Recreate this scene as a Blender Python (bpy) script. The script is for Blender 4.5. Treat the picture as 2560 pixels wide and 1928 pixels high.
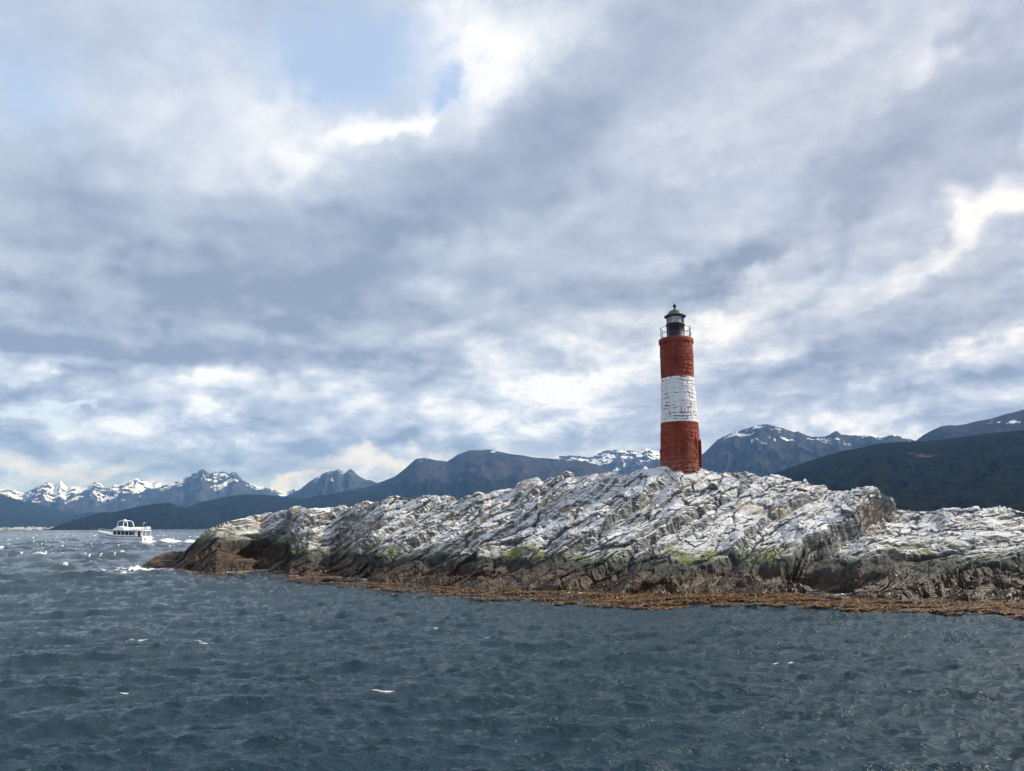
import bpy, bmesh, math, random
import numpy as np
from mathutils import Vector, Matrix

R = math.radians
random.seed(7)
rng = np.random.default_rng(11)
scene = bpy.context.scene
for o in list(bpy.data.objects):
    bpy.data.objects.remove(o)

# ------------------------------------------------------------------ camera
FPX, CX, CY = 1900.0, 1280.0, 964.0          # focal length and centre in photo pixels
CAM_H = 3.0
PITCH, ROLL = R(10.44), R(0.5)
_f = np.array([0, math.cos(PITCH), math.sin(PITCH)])
_u0 = np.array([0, -math.sin(PITCH), math.cos(PITCH)])
_r0 = np.array([1.0, 0, 0])
_r = math.cos(ROLL) * _r0 - math.sin(ROLL) * _u0
_u = math.cos(ROLL) * _u0 + math.sin(ROLL) * _r0
cd = bpy.data.cameras.new('camera')
cam = bpy.data.objects.new('camera', cd)
scene.collection.objects.link(cam)
cd.sensor_fit = 'HORIZONTAL'
cd.sensor_width = 36.0
cd.lens = 36.0 * FPX / 2560.0
cd.clip_start = 0.2
cd.clip_end = 90000
cam.matrix_world = Matrix(((_r[0], _u[0], -_f[0], 0), (_r[1], _u[1], -_f[1], 0),
                           (_r[2], _u[2], -_f[2], CAM_H), (0, 0, 0, 1)))
scene.camera = cam


def azel(px, py):
    """photo pixel -> azimuth (clockwise from +Y) and elevation, radians"""
    px = np.asarray(px, float); py = np.asarray(py, float)
    a = (px - CX) / FPX; b = -(py - CY) / FPX
    d = _f[:, None] + np.outer(_r, a.ravel()) + np.outer(_u, b.ravel())
    d /= np.linalg.norm(d, axis=0)
    az = np.arctan2(d[0], d[1]); el = np.arcsin(d[2])
    return az.reshape(px.shape), el.reshape(px.shape)


# ------------------------------------------------------------------ node helper
class NT:
    def __init__(self, tree):
        self.t = tree; self.n = tree.nodes; self.l = tree.links

    def new(self, typ, **kw):
        n = self.n.new(typ)
        for k, v in kw.items():
            setattr(n, k, v)
        return n

    def put(self, sock, v):
        if isinstance(v, bpy.types.NodeSocket):
            self.l.new(v, sock)
        elif v is not None:
            sock.default_value = v

    def math(self, op, a, b=None, c=None, clamp=False):
        n = self.new('ShaderNodeMath', operation=op, use_clamp=clamp)
        for s, v in zip(n.inputs, (a, b, c)):
            self.put(s, v)
        return n.outputs[0]

    def add(self, a, b): return self.math('ADD', a, b)
    def mul(self, a, b): return self.math('MULTIPLY', a, b)

    def vmath(self, op, a, b=None, out=0):
        n = self.new('ShaderNodeVectorMath', operation=op)
        self.put(n.inputs[0], a)
        if b is not None:
            if op == 'SCALE':
                self.put(n.inputs['Scale'], b)
            else:
                self.put(n.inputs[1], b)
        return n.outputs[out]

    def rng(self, v, a, b, c=0.0, d=1.0, smooth=True):
        n = self.new('ShaderNodeMapRange', interpolation_type='SMOOTHSTEP' if smooth else 'LINEAR')
        n.clamp = True
        for s, x in zip(n.inputs[:5], (v, a, b, c, d)):
            self.put(s, x)
        return n.outputs[0]

    def noise(self, vec, scale, detail=4, rough=0.5, dist=0.0, col=False, typ='FBM', lac=2.0, dim='3D'):
        n = self.new('ShaderNodeTexNoise', noise_dimensions=dim, noise_type=typ)
        self.put(n.inputs['Vector'], vec)
        n.inputs['Scale'].default_value = scale
        n.inputs['Detail'].default_value = detail
        n.inputs['Roughness'].default_value = rough
        n.inputs['Lacunarity'].default_value = lac
        n.inputs['Distortion'].default_value = dist
        return n.outputs['Color' if col else 'Fac']

    def mapping(self, vec, loc=(0, 0, 0), rot=(0, 0, 0), sc=(1, 1, 1), typ='POINT'):
        n = self.new('ShaderNodeMapping', vector_type=typ)
        self.put(n.inputs['Vector'], vec)
        n.inputs['Location'].default_value = loc
        n.inputs['Rotation'].default_value = rot
        n.inputs['Scale'].default_value = sc
        return n.outputs[0]

    def mix(self, f, a, b, blend='MIX'):
        n = self.new('ShaderNodeMix', data_type='RGBA', blend_type=blend)
        self.put(n.inputs[0], f)
        for s, v in ((n.inputs[6], a), (n.inputs[7], b)):
            if isinstance(v, tuple) and len(v) == 3:
                v = v + (1,)
            self.put(s, v)
        return n.outputs[2]

    def ramp(self, v, stops):
        n = self.new('ShaderNodeValToRGB')
        e = n.color_ramp.elements
        while len(e) < len(stops):
            e.new(0.5)
        for k, (p, c) in zip(e, stops):
            k.position = p; k.color = tuple(c) + (1,)
        self.put(n.inputs[0], v)
        return n.outputs[0]


# ------------------------------------------------------------------ sky and sun
SUN_AZ, SUN_EL = R(80), R(33)
world = bpy.data.worlds.new('World')
scene.world = world
world.use_nodes = True
W = NT(world.node_tree)
W.n.clear()
S2 = 2560 / 2212.0


def build_sky():
    tc = W.new('ShaderNodeTexCoord').outputs['Generated']
    d = W.vmath('NORMALIZE', tc)
    sep = W.new('ShaderNodeSeparateXYZ'); W.put(sep.inputs[0], d)
    X, Y, Z = sep.outputs
    az = W.math('ARCTAN2', X, Y)
    el = W.math('ARCSINE', Z)
    cmb = W.new('ShaderNodeCombineXYZ'); W.put(cmb.inputs[0], az); W.put(cmb.inputs[1], el)
    AE = cmb.outputs[0]
    # cloud deck: direction projected on a curved ceiling
    zz = W.add(W.math('MAXIMUM', Z, 0.0), 0.16)
    deck = W.vmath('SCALE', d, W.math('DIVIDE', 1.0, zz))
    # streaks run away to the left horizon
    deck_s = W.mapping(deck, rot=(0, 0, R(-42)), sc=(1, 1, 0))
    deck_s = W.mapping(deck_s, sc=(1.2, 0.62, 1))
    n_big = W.noise(deck_s, 1.1, 4, 0.5, 0.3, dim='2D')
    n_mid = W.noise(W.mapping(deck_s, loc=(3.1, 7.7, 0)), 3.0, 6, 0.56, 0.4, dim='2D')
    n_fine = W.noise(W.mapping(deck, loc=(9, 2, 0), sc=(1, 1, 0)), 6.0, 5, 0.6, dim='2D')
    hz = W.noise(W.mapping(AE, sc=(1, 2.1, 1)), 11.0, 6, 0.6, 0.2, dim='2D')
    # warped angular coordinates so that no patch has a smooth outline
    w1 = W.vmath('SCALE', W.vmath('SUBTRACT', W.noise(W.mapping(AE, sc=(1, 1.4, 1)), 5.5, 3, 0.6, col=True, dim='2D'), (0.5, 0.5, 0.5)), 0.13)
    w2 = W.vmath('SCALE', W.vmath('SUBTRACT', W.noise(AE, 26.0, 4, 0.62, col=True, dim='2D'), (0.5, 0.5, 0.5)), 0.042)
    AEw = W.vmath('ADD', W.vmath('ADD', AE, w1), w2)

    rots = {}

    def frame(rot):
        # AEw turned by a class of angles, once for all patches that share it
        if rot not in rots:
            c, n = math.cos(R(rot)), math.sin(R(rot))
            cb = W.new('ShaderNodeCombineXYZ')
            W.put(cb.inputs[0], W.vmath('DOT_PRODUCT', AEw, (c, n, 0), out=1))
            W.put(cb.inputs[1], W.vmath('DOT_PRODUCT', AEw, (-n, c, 0), out=1))
            rots[rot] = cb.outputs[0]
        return rots[rot]

    def total(items):
        acc = 0.0
        for amp, cx, cy, rx, ry, rot in items:
            rot = min((0, 10, 18, 30, 40), key=lambda q: abs(q - rot))
            a, e = (float(v) for v in azel(cx * S2, cy * S2))
            c, n = math.cos(R(rot)), math.sin(R(rot))
            u, v = c * a + n * e, -n * a + c * e
            sx, sy = FPX / S2 / rx, FPX / S2 / ry
            m = W.new('ShaderNodeVectorMath', operation='MULTIPLY_ADD')
            W.put(m.inputs[0], frame(rot))
            m.inputs[1].default_value = (sx, sy, 0); m.inputs[2].default_value = (-u * sx, -v * sy, 0)
            q = W.vmath('DOT_PRODUCT', m.outputs[0], m.outputs[0], out=1)
            f = W.math('MULTIPLY_ADD', q, -1 / 2.3, 1.0, clamp=True)
            acc = W.math('MULTIPLY_ADD', W.mul(f, f), amp * (1.25 if amp < 0 else 1.0), acc)
        return acc

    T = total([
        # amp, cx, cy, rx, ry, rot            dark masses
        (-0.34, 560, 630, 420, 130, 12), (-0.26, 980, 440, 330, 115, 32), (-0.22, 1290, 215, 370, 95, 34),
        (-0.26, 1880, 360, 480, 66, 30), (-0.24, 1540, 600, 190, 36, 12), (-0.26, 1760, 560, 150, 34, 36),
        (-0.22, 200, 430, 130, 90, 0), (-0.18, 2150, 330, 200, 120, 30), (-0.24, 420, 770, 460, 44, 4),
        (-0.26, 790, 775, 260, 42, 4), (-0.18, 1120, 700, 330, 70, 12), (-0.16, 1350, 520, 300, 80, 18),
        (-0.20, 1880, 770, 260, 46, 14), (-0.22, 2140, 850, 160, 40, 20), (-0.26, 70, 830, 120, 22, 0),
        (-0.20, 700, 980, 320, 44, 4), (-0.16, 120, 930, 150, 22, 0), (-0.15, 1320, 930, 190, 40, 10),
        (-0.16, 2080, 640, 160, 60, 10), (-0.14, 1750, 870, 150, 30, 10),
        # bright masses
        (0.20, 470, 270, 270, 140, 10), (0.30, 640, 340, 110, 50, 40), (0.40, 815, 265, 110, 36, 10), (0.36, 960, 190, 120, 36, 45),
        (0.34, 1030, 70, 170, 70, 10), (0.22, 1120, 130, 130, 60, 30), (0.30, 950, 565, 150, 46, 16), (0.22, 235, 555, 70, 36, 10),
        (0.38, 2120, 455, 150, 42, 27), (0.30, 1650, 640, 140, 34, 26), (0.28, 1560, 715, 210, 40, 8),
        (0.30, 1250, 825, 150, 48, 18), (0.26, 1850, 85, 140, 50, 20), (0.24, 2060, 70, 120, 50, 10),
        (0.28, 430, 840, 110, 28, 20), (0.26, 560, 880, 160, 24, 8), (0.26, 100, 900, 170, 34, 4),
        (0.24, 1080, 890, 240, 50, 8), (0.32, 2110, 790, 170, 24, 16), (0.22, 1960, 920, 200, 20, 6),
        (0.24, 60, 790, 130, 22, 4), (0.14, 1500, 300, 240, 60, 32), (0.14, 1100, 340, 130, 40, 30),
        (0.22, 1780, 500, 100, 24, 36), (0.20, 2000, 540, 140, 26, 30)])
    T = W.add(T, 0.545)
    T = W.add(T, W.mul(W.add(n_big, -0.5), 0.80))
    T = W.add(T, W.mul(W.add(n_mid, -0.5), 0.46))
    T = W.add(T, W.mul(W.add(n_fine, -0.5), 0.38))
    # lumps lit from the upper right: difference of the field along the sun's side
    hz_off = W.noise(W.mapping(AE, loc=(0.016, 0.042, 0), sc=(1, 2.1, 1)), 11.0, 6, 0.6, 0.2, dim='2D')
    T = W.add(T, W.mul(W.math('SUBTRACT', hz, hz_off), W.rng(el, R(30), R(6), 0.14, 1.0)))
    low = W.rng(el, R(20), R(4))
    T = W.add(T, W.mul(W.mul(W.add(hz, -0.5), 1.10), low))
    cloud = W.ramp(T, [(0.0, (.25, .315, .435)), (0.28, (.365, .43, .56)), (0.52, (.475, .545, .67)),
                       (0.76, (.66, .72, .815)), (1.0, (.90, .92, .95))])
    # sunward side of the sky is a touch warmer
    cloud = W.mix(W.rng(az, R(-12), R(35), 0, 0.9), cloud, W.mix(1.0, cloud, (1.03, .985, .955), 'MULTIPLY'))
    cloud = W.mix(1.0, cloud, W.mix(W.rng(el, R(16), R(2)), (1, 1, 1), (.92, .99, 1.16)), 'MULTIPLY')
    cream = total([(0.9, 860, 1015, 150, 26, 5), (0.8, 620, 1045, 110, 14, 0), (0.6, 80, 1030, 170, 24, 0)])
    cloud = W.mix(W.math('MINIMUM', cream, 0.85), cloud, (.86, .87, .90))
    # blue gaps show the clear sky
    blue = total([(0.62, 810, 130, 220, 105, 15), (0.75, 985, 165, 70, 50, 40), (0.50, 620, 60, 200, 90, 10), (0.45, 50, 190, 110, 190, 0),
                  (0.75, 75, 889, 58, 11, 2), (0.5, 175, 893, 40, 8, 0)])
    blue = W.add(blue, W.mul(W.add(n_mid, -0.5), 1.1))
    blue = W.rng(blue, 0.14, 0.80)
    sky = W.new('ShaderNodeTexSky', sky_type='NISHITA')
    sky.sun_disc = False
    sky.sun_elevation = SUN_EL
    sky.sun_rotation = SUN_AZ
    sky.altitude = 0
    sky.air_density = 1.0; sky.dust_density = 1.6; sky.ozone_density = 1.0
    # thin high veil whitens the clear parts
    clear = W.mix(0.45, W.vmath('SCALE', sky.outputs[0], 0.22), (.60, .72, .92))
    final = W.mix(blue, cloud, clear)
    bg = W.new('ShaderNodeBackground')
    W.put(bg.inputs['Color'], W.vmath('SCALE', final, 9.5))
    bg.inputs['Strength'].default_value = 0.1
    out = W.new('ShaderNodeOutputWorld')
    W.l.new(bg.outputs[0], out.inputs['Surface'])


build_sky()
sd = bpy.data.lights.new('sun', 'SUN')
sd.energy = 5.0
sd.angle = R(0.8)
sd.color = (1.0, 0.93, 0.82)
sun = bpy.data.objects.new('sun', sd)
scene.collection.objects.link(sun)
sdir = Vector((math.sin(SUN_AZ) * math.cos(SUN_EL), math.cos(SUN_AZ) * math.cos(SUN_EL), math.sin(SUN_EL)))
sun.rotation_euler = sdir.to_track_quat('Z', 'Y').to_euler()
sun.location = (60, 20, 60)

vs = scene.view_settings
vs.view_transform = 'Standard'
vs.look = 'None'
vs.exposure = 0.25
vs.gamma = 1.0
scene.cycles.use_denoising = True
scene.cycles.denoising_prefilter = 'FAST'
scene.cycles.max_bounces = 5
scene.cycles.use_adaptive_sampling = True
scene.cycles.adaptive_threshold = 0.006
world.cycles.sampling_method = 'MANUAL'
world.cycles.sample_map_resolution = 512
scene.cycles.volume_bounces = 0
scene.cycles.sample_clamp_direct = 8
scene.cycles.sample_clamp_indirect = 4
scene.cycles.caustics_reflective = False
scene.cycles.caustics_refractive = False

# ------------------------------------------------------------------ numpy noise
_perm = rng.permutation(4096).astype(np.int64)


def _hash(ix, iy, iz=0, k=0):
    h = _perm[(ix + k * 131) & 4095]
    h = _perm[(h + iy) & 4095]
    return _perm[(h + iz) & 4095]


_ga = rng.normal(size=(4096, 3)); _ga /= np.linalg.norm(_ga, axis=1)[:, None]
_rv = rng.random((4096, 4))


def perlin(x, y, z=None, k=0):
    if z is None:
        z = np.zeros_like(x) + 0.37
    x, y, z = np.broadcast_arrays(x, y, z)
    ix, iy, iz = (np.floor(v).astype(np.int64) for v in (x, y, z))
    fx, fy, fz = x - ix, y - iy, z - iz
    ux, uy, uz = (t * t * t * (t * (t * 6 - 15) + 10) for t in (fx, fy, fz))
    res = 0
    for dx in (0, 1):
        wx = ux if dx else 1 - ux
        for dy in (0, 1):
            wy = uy if dy else 1 - uy
            for dz in (0, 1):
                wz = uz if dz else 1 - uz
                g = _ga[_hash(ix + dx, iy + dy, iz + dz, k)]
                res = res + wx * wy * wz * (g[..., 0] * (fx - dx) + g[..., 1] * (fy - dy) + g[..., 2] * (fz - dz))
    return res * 1.6


def fbm(x, y, z=None, oct=4, gain=0.5, lac=2.03, k=0, ridged=False):
    a, s, tot, f = 1.0, 0, 0, 1.0
    for o in range(oct):
        n = perlin(x * f + 17.3 * o, y * f - 9.1 * o, None if z is None else z * f, k + o)
        if ridged:
            n = 1 - 2 * np.abs(n)
        s = s + a * n; tot += a
        a *= gain; f *= lac
    return s / tot


def worley(x, y, k=0, jit=0.9):
    """returns F1, F2, four random values of the cell, offset to its centre"""
    ix = np.floor(x).astype(np.int64); iy = np.floor(y).astype(np.int64)
    f1 = np.full(x.shape, 9.0); f2 = np.full(x.shape, 9.0)
    idb = np.zeros(x.shape, np.int64); ox = np.zeros(x.shape); oy = np.zeros(x.shape)
    for dx in (-1, 0, 1):
        for dy in (-1, 0, 1):
            h = _hash(ix + dx, iy + dy, 5, k)
            px = ix + dx + 0.5 + (_rv[h, 0] - 0.5) * jit
            py = iy + dy + 0.5 + (_rv[h, 1] - 0.5) * jit
            ddx, ddy = x - px, y - py
            d = ddx * ddx + ddy * ddy
            m = d < f1
            f2 = np.where(m, f1, np.minimum(f2, d))
            f1 = np.where(m, d, f1)
            idb = np.where(m, h, idb); ox = np.where(m, ddx, ox); oy = np.where(m, ddy, oy)
    return np.sqrt(f1), np.sqrt(f2), _rv[(idb * 7 + 3) & 4095], ox, oy


def sstep(a, b, x):
    t = np.clip((x - a) / (b - a), 0, 1)
    return t * t * (3 - 2 * t)


# ------------------------------------------------------------------ mesh helper
def link(o, parent=None):
    scene.collection.objects.link(o)
    if parent is not None:
        o.parent = parent
    return o


def grid_object(name, P, attrs=None, mat=None, smooth=True, parent=None):
    """P: (nj, ni, 3) array -> quad sheet"""
    nj, ni = P.shape[:2]
    me = bpy.data.meshes.new(name)
    nv = nj * ni
    idx = np.arange(nv, dtype=np.int32).reshape(nj, ni)
    q = np.stack([idx[:-1, :-1], idx[:-1, 1:], idx[1:, 1:], idx[1:, :-1]], -1).reshape(-1, 4)
    me.vertices.add(nv)
    me.vertices.foreach_set('co', P.reshape(-1).astype(np.float32))
    me.loops.add(q.size)
    me.loops.foreach_set('vertex_index', q.reshape(-1))
    me.polygons.add(len(q))
    me.polygons.foreach_set('loop_start', np.arange(0, q.size, 4, dtype=np.int32))
    me.polygons.foreach_set('use_smooth', np.full(len(q), smooth, dtype=bool))
    me.update(calc_edges=True)
    for k, v in (attrs or {}).items():
        at = me.attributes.new(k, 'FLOAT', 'POINT')
        at.data.foreach_set('value', v.reshape(-1).astype(np.float32))
    if mat:
        me.materials.append(mat)
    return link(bpy.data.objects.new(name, me), parent)


def pyobj(name, verts, faces, mat, parent=None, smooth=False):
    me = bpy.data.meshes.new(name)
    me.from_pydata([tuple(v) for v in verts], [], [tuple(f) for f in faces])
    me.update()
    if smooth:
        me.polygons.foreach_set('use_smooth', [True] * len(me.polygons))
    me.materials.append(mat)
    return link(bpy.data.objects.new(name, me), parent)


def tag(o, label, cat, group=None):
    o['label'] = label; o['category'] = cat
    if group:
        o['group'] = group
    return o


def structure(o):
    o['kind'] = 'structure'
    return o


def new_mat(name):
    m = bpy.data.materials.new(name)
    m.use_nodes = True
    t = NT(m.node_tree)
    b = m.node_tree.nodes['Principled BSDF']
    return m, t, b


def plain(name, col, rough=0.5, metal=0.0, var=0.12, scale=8.0, bump=0.0):
    m, t, b = new_mat(name)
    pos = t.new('ShaderNodeTexCoord').outputs['Object']
    n = t.noise(pos, scale, 5, 0.6)
    dark = tuple(c * (1 - var * 2) for c in col); lite = tuple(min(1, c * (1 + var)) for c in col)
    t.put(b.inputs['Base Color'], t.mix(t.rng(n, 0.3, 0.7), dark, lite))
    b.inputs['Roughness'].default_value = rough
    b.inputs['Metallic'].default_value = metal
    if bump:
        bn = t.new('ShaderNodeBump'); bn.inputs['Strength'].default_value = bump
        bn.inputs['Distance'].default_value = 0.02
        t.put(bn.inputs['Height'], n); t.put(b.inputs['Normal'], bn.outputs[0])
    return m


# ------------------------------------------------------------------ mountains
def mountain_material():
    m, t, b = new_mat('mountain_ground')
    pos = t.new('ShaderNodeNewGeometry').outputs['Position']
    snow = t.new('ShaderNodeAttribute', attribute_name='snow').outputs['Fac']
    tree = t.new('ShaderNodeAttribute', attribute_name='tree').outputs['Fac']
    n = t.noise(pos, 0.006, 8, 0.65)
    n2 = t.noise(pos, 0.045, 7, 0.68)
    rock = t.mix(t.rng(n, 0.35, 0.68), (.026, .029, .036), (.058, .054, .055))
    wood = t.mix(t.rng(n2, 0.3, 0.7), (.003, .005, .005), (.022, .026, .017))
    c = t.mix(tree, rock, wood)
    bare = t.new('ShaderNodeAttribute', attribute_name='bare').outputs['Fac']
    c = t.mix(bare, c, t.mix(n2, (.03, .03, .028), (.17, .16, .145)))
    c = t.mix(t.rng(t.add(snow, t.mul(t.add(n2, -0.5), 0.8)), 0.28, 0.72), c, (.70, .73, .78))
    t.put(b.inputs['Base Color'], c)
    b.inputs['Roughness'].default_value = 0.95
    b.inputs['Specular IOR Level'].default_value = 0.0
    bn = t.new('ShaderNodeBump'); bn.inputs['Strength'].default_value = 1.0; bn.inputs['Distance'].default_value = 14.0
    t.put(bn.inputs['Height'], n2); t.put(b.inputs['Normal'], bn.outputs[0])
    return m


M_MTN = mountain_material()
C3 = lambda pts: [(x * .5787, y * .5787 + 900) for x, y in pts]
C5 = lambda pts: [(x * .4069, y * .4069 + 1080) for x, y in pts]
C6 = lambda pts: [(x * .4069 + 800, y * .4069 + 1080) for x, y in pts]
C7 = lambda pts: [(x * .4069 + 1660, y * .4069 + 980) for x, y in pts]


def ridge(name, pts, D, depth, ni=420, nj=70, tree_line=300, snow_line=9e9, snow_amt=0.0, rough=1.0, jag=0.0,
          seed=0, curve=1.15, base_z=-6.0, bare=0.0, gully=1.0, tree_noise=110, lean=0.0):
    pts = np.array(pts, float)
    px = np.linspace(pts[0, 0], pts[-1, 0], ni)
    py = np.interp(px, pts[:, 0], pts[:, 1])
    az, el = azel(px, py)
    H = CAM_H + D * np.tan(el)
    s = az * D
    H = H + jag * fbm(s / 260.0, s * 0 + seed, oct=5, gain=0.6, k=seed) * np.clip(H / 500, 0, 1)
    H = np.maximum(H, 2.0)
    tf = np.linspace(0, 1, nj) ** 0.85
    tb = np.linspace(0, 1, 12)[1:]
    T = np.concatenate([tf, 1 + tb * 0.6])[:, None] * np.ones((1, ni))
    S = np.ones_like(T) * s[None, :]
    dist = D - depth * (1 - np.minimum(T, 1)) + np.maximum(T - 1, 0) * depth
    x = np.sin(az)[None, :] * dist; y = np.cos(az)[None, :] * dist
    tt = np.minimum(T, 1)
    prof = tt ** curve
    back = 1 - np.maximum(T - 1, 0) / 0.6 * 0.9
    # gullies and spurs that run down the slope
    lam = max(180.0, depth * 0.13)
    wv = fbm(x / (lam * 3), y / (lam * 3), oct=3, k=seed + 3) * 1.2
    g = fbm(S / lam + wv, tt * depth / (lam * 3.2), oct=5, gain=0.55, k=seed + 5, ridged=True)
    g2 = fbm(x / (lam * .9), y / (lam * .9), oct=5, gain=0.55, k=seed + 9)
    env = np.clip(tt * (1 - tt) * 4, 0, 1) ** 0.8
    z = (H[None, :] - base_z) * prof * back + base_z + env * H[None, :] * rough * (0.17 * gully * (g - 0.3) + 0.16 * g2)
    # keep every point of the near slope beneath the sight line of the crest
    lim = CAM_H + (H[None, :] - CAM_H) * dist / D
    near = T < 0.999
    cap = lim - 0.02 * H[None, :] * (1 - tt)
    z = np.where(near, np.where(z > cap - 0.06 * H, cap - 0.06 * H[None, :] * np.exp(-np.maximum(z - cap + 0.06 * H[None, :], 0) / (0.06 * H[None, :])), z), z)
    z = np.where(near, np.minimum(z, cap), z)
    ntree = z + tree_noise * fbm(x / 500, y / 500, oct=4, k=seed + 21) + tree_noise * 0.8 * (g - 0.2)
    tree = 1 - sstep(tree_line - 25, tree_line + 25, ntree)
    snow = np.zeros_like(z)
    if snow_amt != 0:
        sn = fbm((x + 0.6 * z) / 150, y / 220, z / 80, oct=6, gain=0.70, k=seed + 31) * 1.8
        snow = snow_amt + sn * 1.0 - 0.75 * (g - 0.25) + np.clip((z - snow_line) / 900.0, -0.5, 0.3)
        snow = sstep(0.2, 0.8, snow) * sstep(snow_line - 260, snow_line + 60, z)
    b = np.zeros_like(z)
    if bare > 0:
        b = sstep(0.30, 0.52, fbm(x / 210, y / 210, z / 120, oct=5, gain=0.6, k=seed + 41)) * bare * sstep(30, 90, z) * (1 - sstep(.75, .9, tt))
    P = np.stack([x, y, z], -1)
    o = grid_object(name, P, {'snow': snow, 'tree': tree, 'bare': b}, M_MTN)
    return structure(o)


def build_mountains():
    ridge('mountain', C3([(-120, 580), (0, 562), (40, 570), (100, 572), (150, 560), (190, 530), (215, 526), (235, 537), (262, 520), (290, 545),
                          (340, 548), (380, 548), (410, 524), (450, 545), (500, 530), (520, 535), (560, 522), (590, 514), (640, 528), (680, 526), (700, 540),
                          (760, 528), (800, 545), (900, 600), (960, 640)]), 15000, 6000, 460, 70, tree_line=230, snow_line=430, snow_amt=0.46, jag=80, seed=1)
    ridge('mountain', C3([(420, 640), (520, 610), (640, 565), (700, 548), (760, 527), (800, 508), (820, 495), (850, 484), (864, 476), (878, 471), (892, 482), (906, 490), (925, 487), (940, 490),
                          (960, 484), (985, 492), (1005, 488), (1022, 489), (1040, 508), (1060, 525), (1100, 547), (1150, 556), (1240, 600), (1320, 640)]), 13000, 5000, 400, 70,
          tree_line=300, snow_line=640, snow_amt=0.36, jag=50, seed=2)
    ridge('mountain', C3([(1000, 600), (1060, 560), (1100, 548), (1150, 549), (1180, 563), (1230, 571), (1270, 556), (1300, 566), (1420, 590), (1600, 610)]), 16000, 6000, 200, 50,
          tree_line=200, snow_line=380, snow_amt=0.3, jag=50, seed=3)
    ridge('mountain', C3([(1160, 640), (1230, 590), (1290, 562), (1340, 525), (1400, 491), (1430, 479), (1445, 478), (1462, 470), (1478, 480), (1490, 489), (1503, 478), (1515, 471),
                          (1530, 482), (1550, 500), (1580, 517), (1630, 532), (1700, 565), (1800, 620)]), 11000, 4000, 300, 60,
          tree_line=250, snow_line=640, snow_amt=0.22, jag=36, seed=4)
    # broad mountain with its head in the cloud
    ridge('mountain', C6([(-200, 430), (0, 400), (160, 362), (300, 335), (460, 275), (590, 165), (640, 158), (720, 172), (780, 180), (850, 136), (920, 116), (1020, 108),
                          (1060, 112), (1180, 135), (1300, 158), (1480, 170), (1620, 182), (1700, 200), (1770, 245), (1850, 330), (1950, 400)]), 8000, 3600, 400, 66,
          tree_line=410, snow_line=740, snow_amt=0.12, jag=16, seed=5, rough=0.7, curve=1.3)
    ridge('mountain', C6([(1250, 240), (1400, 165), (1540, 140), (1650, 150), (1720, 132), (1800, 112), (1900, 118), (2000, 105), (2120, 125), (2250, 150), (2330, 170), (2370, 140), (2480, 260)]), 11500, 4400, 260, 60,
          tree_line=420, snow_line=660, snow_amt=0.32, jag=50, seed=6)
    ridge('mountain', C7([(120, 520), (180, 440), (240, 380), (330, 300), (420, 250), (500, 222), (580, 206), (640, 200), (720, 214), (760, 235), (800, 250), (822, 240), (850, 258),
                          (900, 275), (960, 275), (1020, 262), (1058, 243), (1090, 262), (1170, 262), (1200, 268), (1270, 253), (1320, 275), (1400, 262), (1460, 272), (1500, 275),
                          (1560, 300), (1700, 380)]), 8000, 3600, 400, 66, tree_line=360, snow_line=770, snow_amt=0.26, jag=36, seed=7, rough=1.1)
    ridge('mountain', C7([(1380, 380), (1480, 330), (1555, 294), (1600, 262), (1700, 215), (1750, 205), (1800, 205), (1900, 185), (2000, 165), (2100, 130), (2212, 105),
                          (2600, 20), (3000, -40), (3600, 60)]), 6000, 2400, 300, 50, tree_line=320, snow_line=600, snow_amt=0.1, jag=12, seed=8, rough=0.8)
    ridge('hill', C7([(380, 600), (560, 540), (680, 497), (850, 440), (1000, 390), (1100, 363), (1200, 345), (1300, 320), (1420, 310), (1600, 304), (1800, 275), (2000, 250),
                      (2212, 231), (2700, 190), (3300, 170), (3900, 330)]), 3300, 1800, 440, 80, tree_line=2000, jag=12, seed=9, rough=0.55, curve=1.0, bare=0.8)
    ridge('hill', C5([(260, 610), (300, 598), (380, 565), (500, 530), (600, 500), (640, 491), (690, 495), (800, 470), (900, 450), (1000, 438), (1040, 434), (1090, 455), (1200, 480),
                      (1400, 530), (1700, 590)]), 5600, 1400, 260, 44, tree_line=2000, jag=16, seed=10, rough=0.5, curve=1.0, bare=0.5)
    ridge('hill', C5([(700, 560), (900, 520), (1160, 462), (1260, 425), (1380, 400), (1500, 383), (1640, 388), (1750, 395), (1870, 408), (2000, 384), (2080, 370), (2120, 366),
                      (2212, 372), (2300, 368), (2400, 362), (2500, 366), (2650, 390), (2900, 440)]), 6600, 1900, 300, 44, tree_line=2000, jag=12, seed=12, rough=0.5, curve=1.0)
    ridge('hill', C5([(-300, 360), (0, 384), (60, 400), (150, 430), (300, 463), (380, 486), (450, 500), (520, 540), (600, 590)]), 10500, 2400, 260, 50, tree_line=2000, jag=14, seed=13,
          rough=0.5, curve=1.0)
    ridge('hill', C5([(330, 590), (400, 545), (460, 505), (540, 497), (620, 492), (700, 510), (820, 560)]), 9600, 1300, 160, 40, tree_line=2000, jag=10, seed=14, rough=0.5, curve=1.0, bare=0.5)


build_mountains()


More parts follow.
